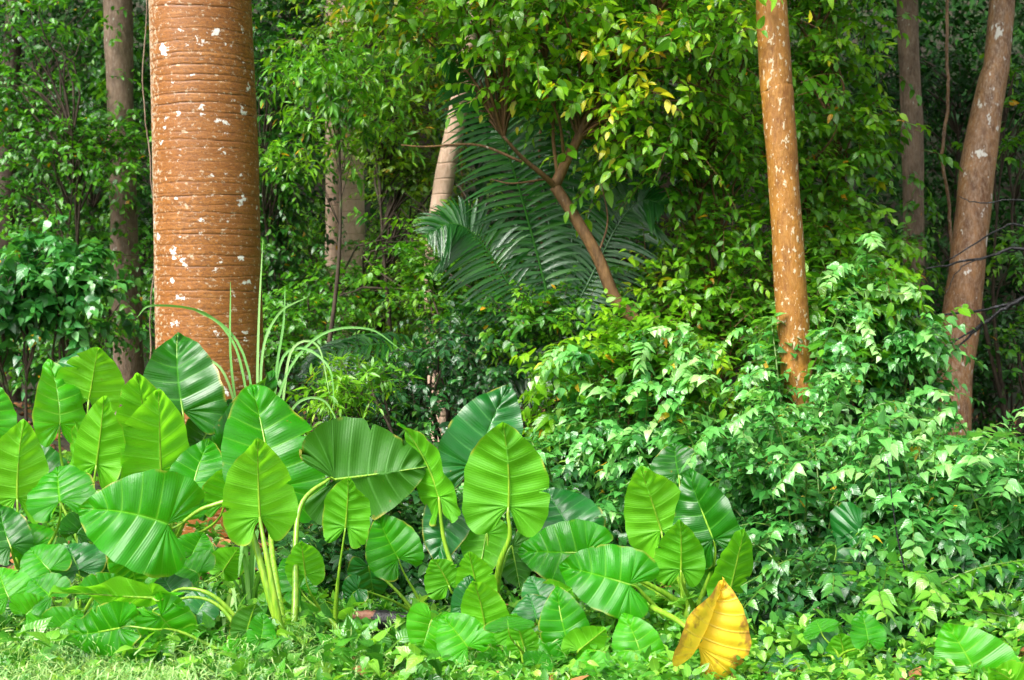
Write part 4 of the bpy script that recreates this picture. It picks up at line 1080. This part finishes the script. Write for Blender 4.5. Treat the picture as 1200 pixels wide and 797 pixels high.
blades(mb, [[(310, 600, d), (302, 480, d), (303, 380, d), (308, 280, d)], [(308, 600, d), (306, 430, d), (325, 370, d), (362, 347, d - .1)],
            [(312, 600, d), (322, 450, d), (332, 380, d), (334, 335, d)], [(312, 600, d), (325, 440, d), (350, 408, d), (385, 430, d - .1), (392, 480, d - .1)],
            [(306, 600, d), (290, 430, d), (245, 370, d), (180, 358, d - .2), (160, 372, d - .2)], [(306, 600, d), (285, 440, d), (262, 385, d), (225, 362, d)],
            [(300, 600, d), (272, 440, d), (270, 330, d), (272, 360, d)][:3], [(312, 600, d), (330, 480, d), (342, 410, d), (372, 405, d), (386, 462, d)],
            [(315, 600, d), (335, 500, d), (352, 470, d), (380, 470, d), (400, 505, d)], [(300, 600, d), (268, 450, d), (235, 420, d), (205, 430, d - .2)],
            [(312, 600, d), (328, 460, d), (372, 395, d), (430, 385, d), (470, 410, d)]], .0065, .5)
mb.build('blade', M['leaf_grass'], root)

def strap_plant(label, px, d, n, h, wd, spread, tint=.8):
    root = thing('strap_leaved_plant', label, 'plant', G(px, d)); o = np.array(root.location); mb = MB(o)
    for k in range(n):
        a = rng.uniform(0, 6.28); out = np.array([math.cos(a), math.sin(a) * .6, 0]); hh = h * rng.uniform(.6, 1.1)
        P = spline([o, o + out * spread * .3 + UP * hh * .7, o + out * spread * .8 + UP * hh, o + out * spread * 1.2 + UP * hh * .75], 14); m = 14
        wv = wd * np.sin(np.pi * np.linspace(.2, .99, m)) ** .6; T = norm(np.gradient(P, axis=0)); S = norm(np.cross(T, UP + out))
        v = np.stack([P - S * wv[:, None], P + S * wv[:, None]], 1).reshape(-1, 3)
        at = np.zeros((m * 2, 3)); at[:, 0] = np.tile([-1, 1], m); at[:, 1] = np.repeat(np.linspace(0, 1, m), 2); at[:, 2] = np.clip(tint + rng.normal(0, .15), 0, 1)
        b = np.arange(m - 1) * 2; mb.add(v, at, np.stack([b, b + 1, b + 3, b + 2], -1))
    mb.build('blade', M['leaf_grass'], root)
strap_plant('pale strap-leaved plant just left of the thickest stalks', 290, 5.7, 16, .42, .010, .16, .5)
strap_plant('strap-leaved plant in the grass between the low elephant ears', 260, 5.3, 14, .28, .009, .2, .5)

# ------------------------------------------------------------------ charred log, fallen leaves, grass and weeds
def log():
    o = W(445, 735, 5.6); o[2] = gz(o[0], o[1])
    root = thing('charred_log', 'short wet black charred log with a bare brown end lying on the leaf litter', 'log', o)
    a, b = W(500, 736, 5.6), W(436, 725, 5.6)
    S = spline([a, (a + b) / 2 + [0, 0, .004], b], 14); mb = MB(o)
    rr = np.array([.02, .036, .042, .044, .043, .045, .042, .044, .043, .041, .043, .04, .04, .036]) * .93
    tube(mb, S, rr, 16); v = mb.v[0]; v += rng.normal(0, .002, v.shape); mb.build('burnt_wood', M['bark_char'], root)
    c = W(404, 721, 5.6); mb = MB(o)
    tube(mb, spline([b + [.01, 0, 0], W(425, 722, 5.6), c], 10), np.linspace(.034, .010, 10), 12); mb.v[0] += rng.normal(0, .0015, mb.v[0].shape)
    mb.build('broken_end', M['wood_raw'], root)
log()

def litter_():
    n = 7000
    y = rng.uniform(4.6, 16, n); x = rng.uniform(-.8, .8, n) * y
    z = gz(x, y) + .02 + .03 * rng.random(n)
    mb = MB(); a = rng.uniform(0, 6.28, n)
    cloud(mb, np.stack([x, y, z], -1), np.stack([np.cos(a), np.sin(a), rng.normal(.1, .25, n)], -1), UP + rng.normal(0, .4, (n, 3)), rng.uniform(.05, .13, n), rng.random(n), T_OVAL + T_HEART)
    tag(mb.build('leaf_litter', M['litter']), 'brown and orange fallen leaves scattered on the ground', 'fallen leaves', kind='stuff')
litter_()

def weeds():
    # a low cover of broad small leaves everywhere under the elephant ears
    mb = MB(); n = 9000
    y = 5.15 + 6 * rng.random(n) ** 1.3; x = rng.uniform(-.75, .75, n) * y
    f = np.sin(x * 2.3 + 1) * np.sin(y * 2.1 + x) ; k = (f + rng.normal(0, .4, n) > -.25) & ~((x > -.72) & (x < -.28) & (y > 4.75) & (y < 5.75) & (rng.random(len(x)) < .93))
    x, y = x[k], y[k]; n = len(x)
    h = np.clip(.04 + .06 * np.sin(x * 3.1 + y) + .06 * rng.random(n), .02, .2)
    org = np.stack([x, y, gz(x, y) + h], -1)
    sprigs(mb, org, rng.normal(0, 1, (n, 3)) * [1, 1, .4] + UP * .8, .11, 6, rng.uniform(.035, .075, n), .45 + .15 * np.sin(x * 4 + y * 2) + rng.normal(0, .1, n), T_ROUND, .4, whorl=True)
    tag(mb.build('weeds', M['leaf_weed']), 'low green weeds covering the ground under the elephant ears', 'ground cover', kind='stuff')
    mb = MB(); n = 22000
    y = rng.uniform(4.4, 6.0, n); x = -rng.uniform(-.02, .42, n) * y
    k = rng.random(n) < np.clip(1.3 - (y - 4.6) * .8, .08, 1) * np.clip((-x - .45) * 1.3, .05, 1); x, y = x[k], y[k]; n = len(x)
    org = np.stack([x, y, gz(x, y)], -1); a = rng.uniform(0, 6.28, n)
    d = np.stack([np.cos(a), np.sin(a), rng.uniform(.6, 2.2, n)], -1)
    sprigs(mb, org, d, rng.uniform(.10, .30, n) * (1 + .7 * (np.sin(x * 5 + y * 3) * np.sin(y * 7 - x * 2) > .25)), 9, rng.uniform(.022, .045, n), rng.normal(.60, .24, n), [tpl([.3, .7], [.06, .05], .3, .3), tpl([.3, .7], [.08, .06], .1, .6)], .45, .9, whorl=True)
    tag(mb.build('grass', M['leaf_grass']), 'fine pale green feathery grass at the lower left', 'grass', kind='stuff')
    mb = MB(); n = 6000
    y = rng.uniform(4.6, 6.4, n); x = rng.uniform(-.42, .40, n) * y
    k = ((x > -1.0) | (rng.random(n) < .35)) & ~((x > -.72) & (x < -.28) & (y > 4.75) & (y < 5.75) & (rng.random(len(x)) < .93)); x, y = x[k], y[k]; n = len(x)
    org = np.stack([x, y, gz(x, y)], -1)
    sprigs(mb, org, rng.normal(0, .5, (n, 3)) + UP * .9, rng.uniform(.08, .24, n), 6, rng.uniform(.03, .07, n), rng.normal(.5, .2, n), T_OVAL, .4, .8, whorl=True)
    n = 380
    y = rng.uniform(4.65, 5.6, n); x = -rng.uniform(.05, .42, n) * y
    org = np.stack([x, y, gz(x, y) + rng.uniform(.03, .16, n)], -1)
    sprigs(mb, org, rng.normal(0, 1, (n, 3)) * [1, 1, .3] + UP * .5, .12, 5, rng.uniform(.05, .10, n), rng.normal(.5, .2, n), T_HEART, .5, 1., whorl=True)
    tag(mb.build('seedlings', M['leaf_weed']), 'fine fresh seedlings between the stalks along the front', 'ground cover', kind='stuff')
weeds()
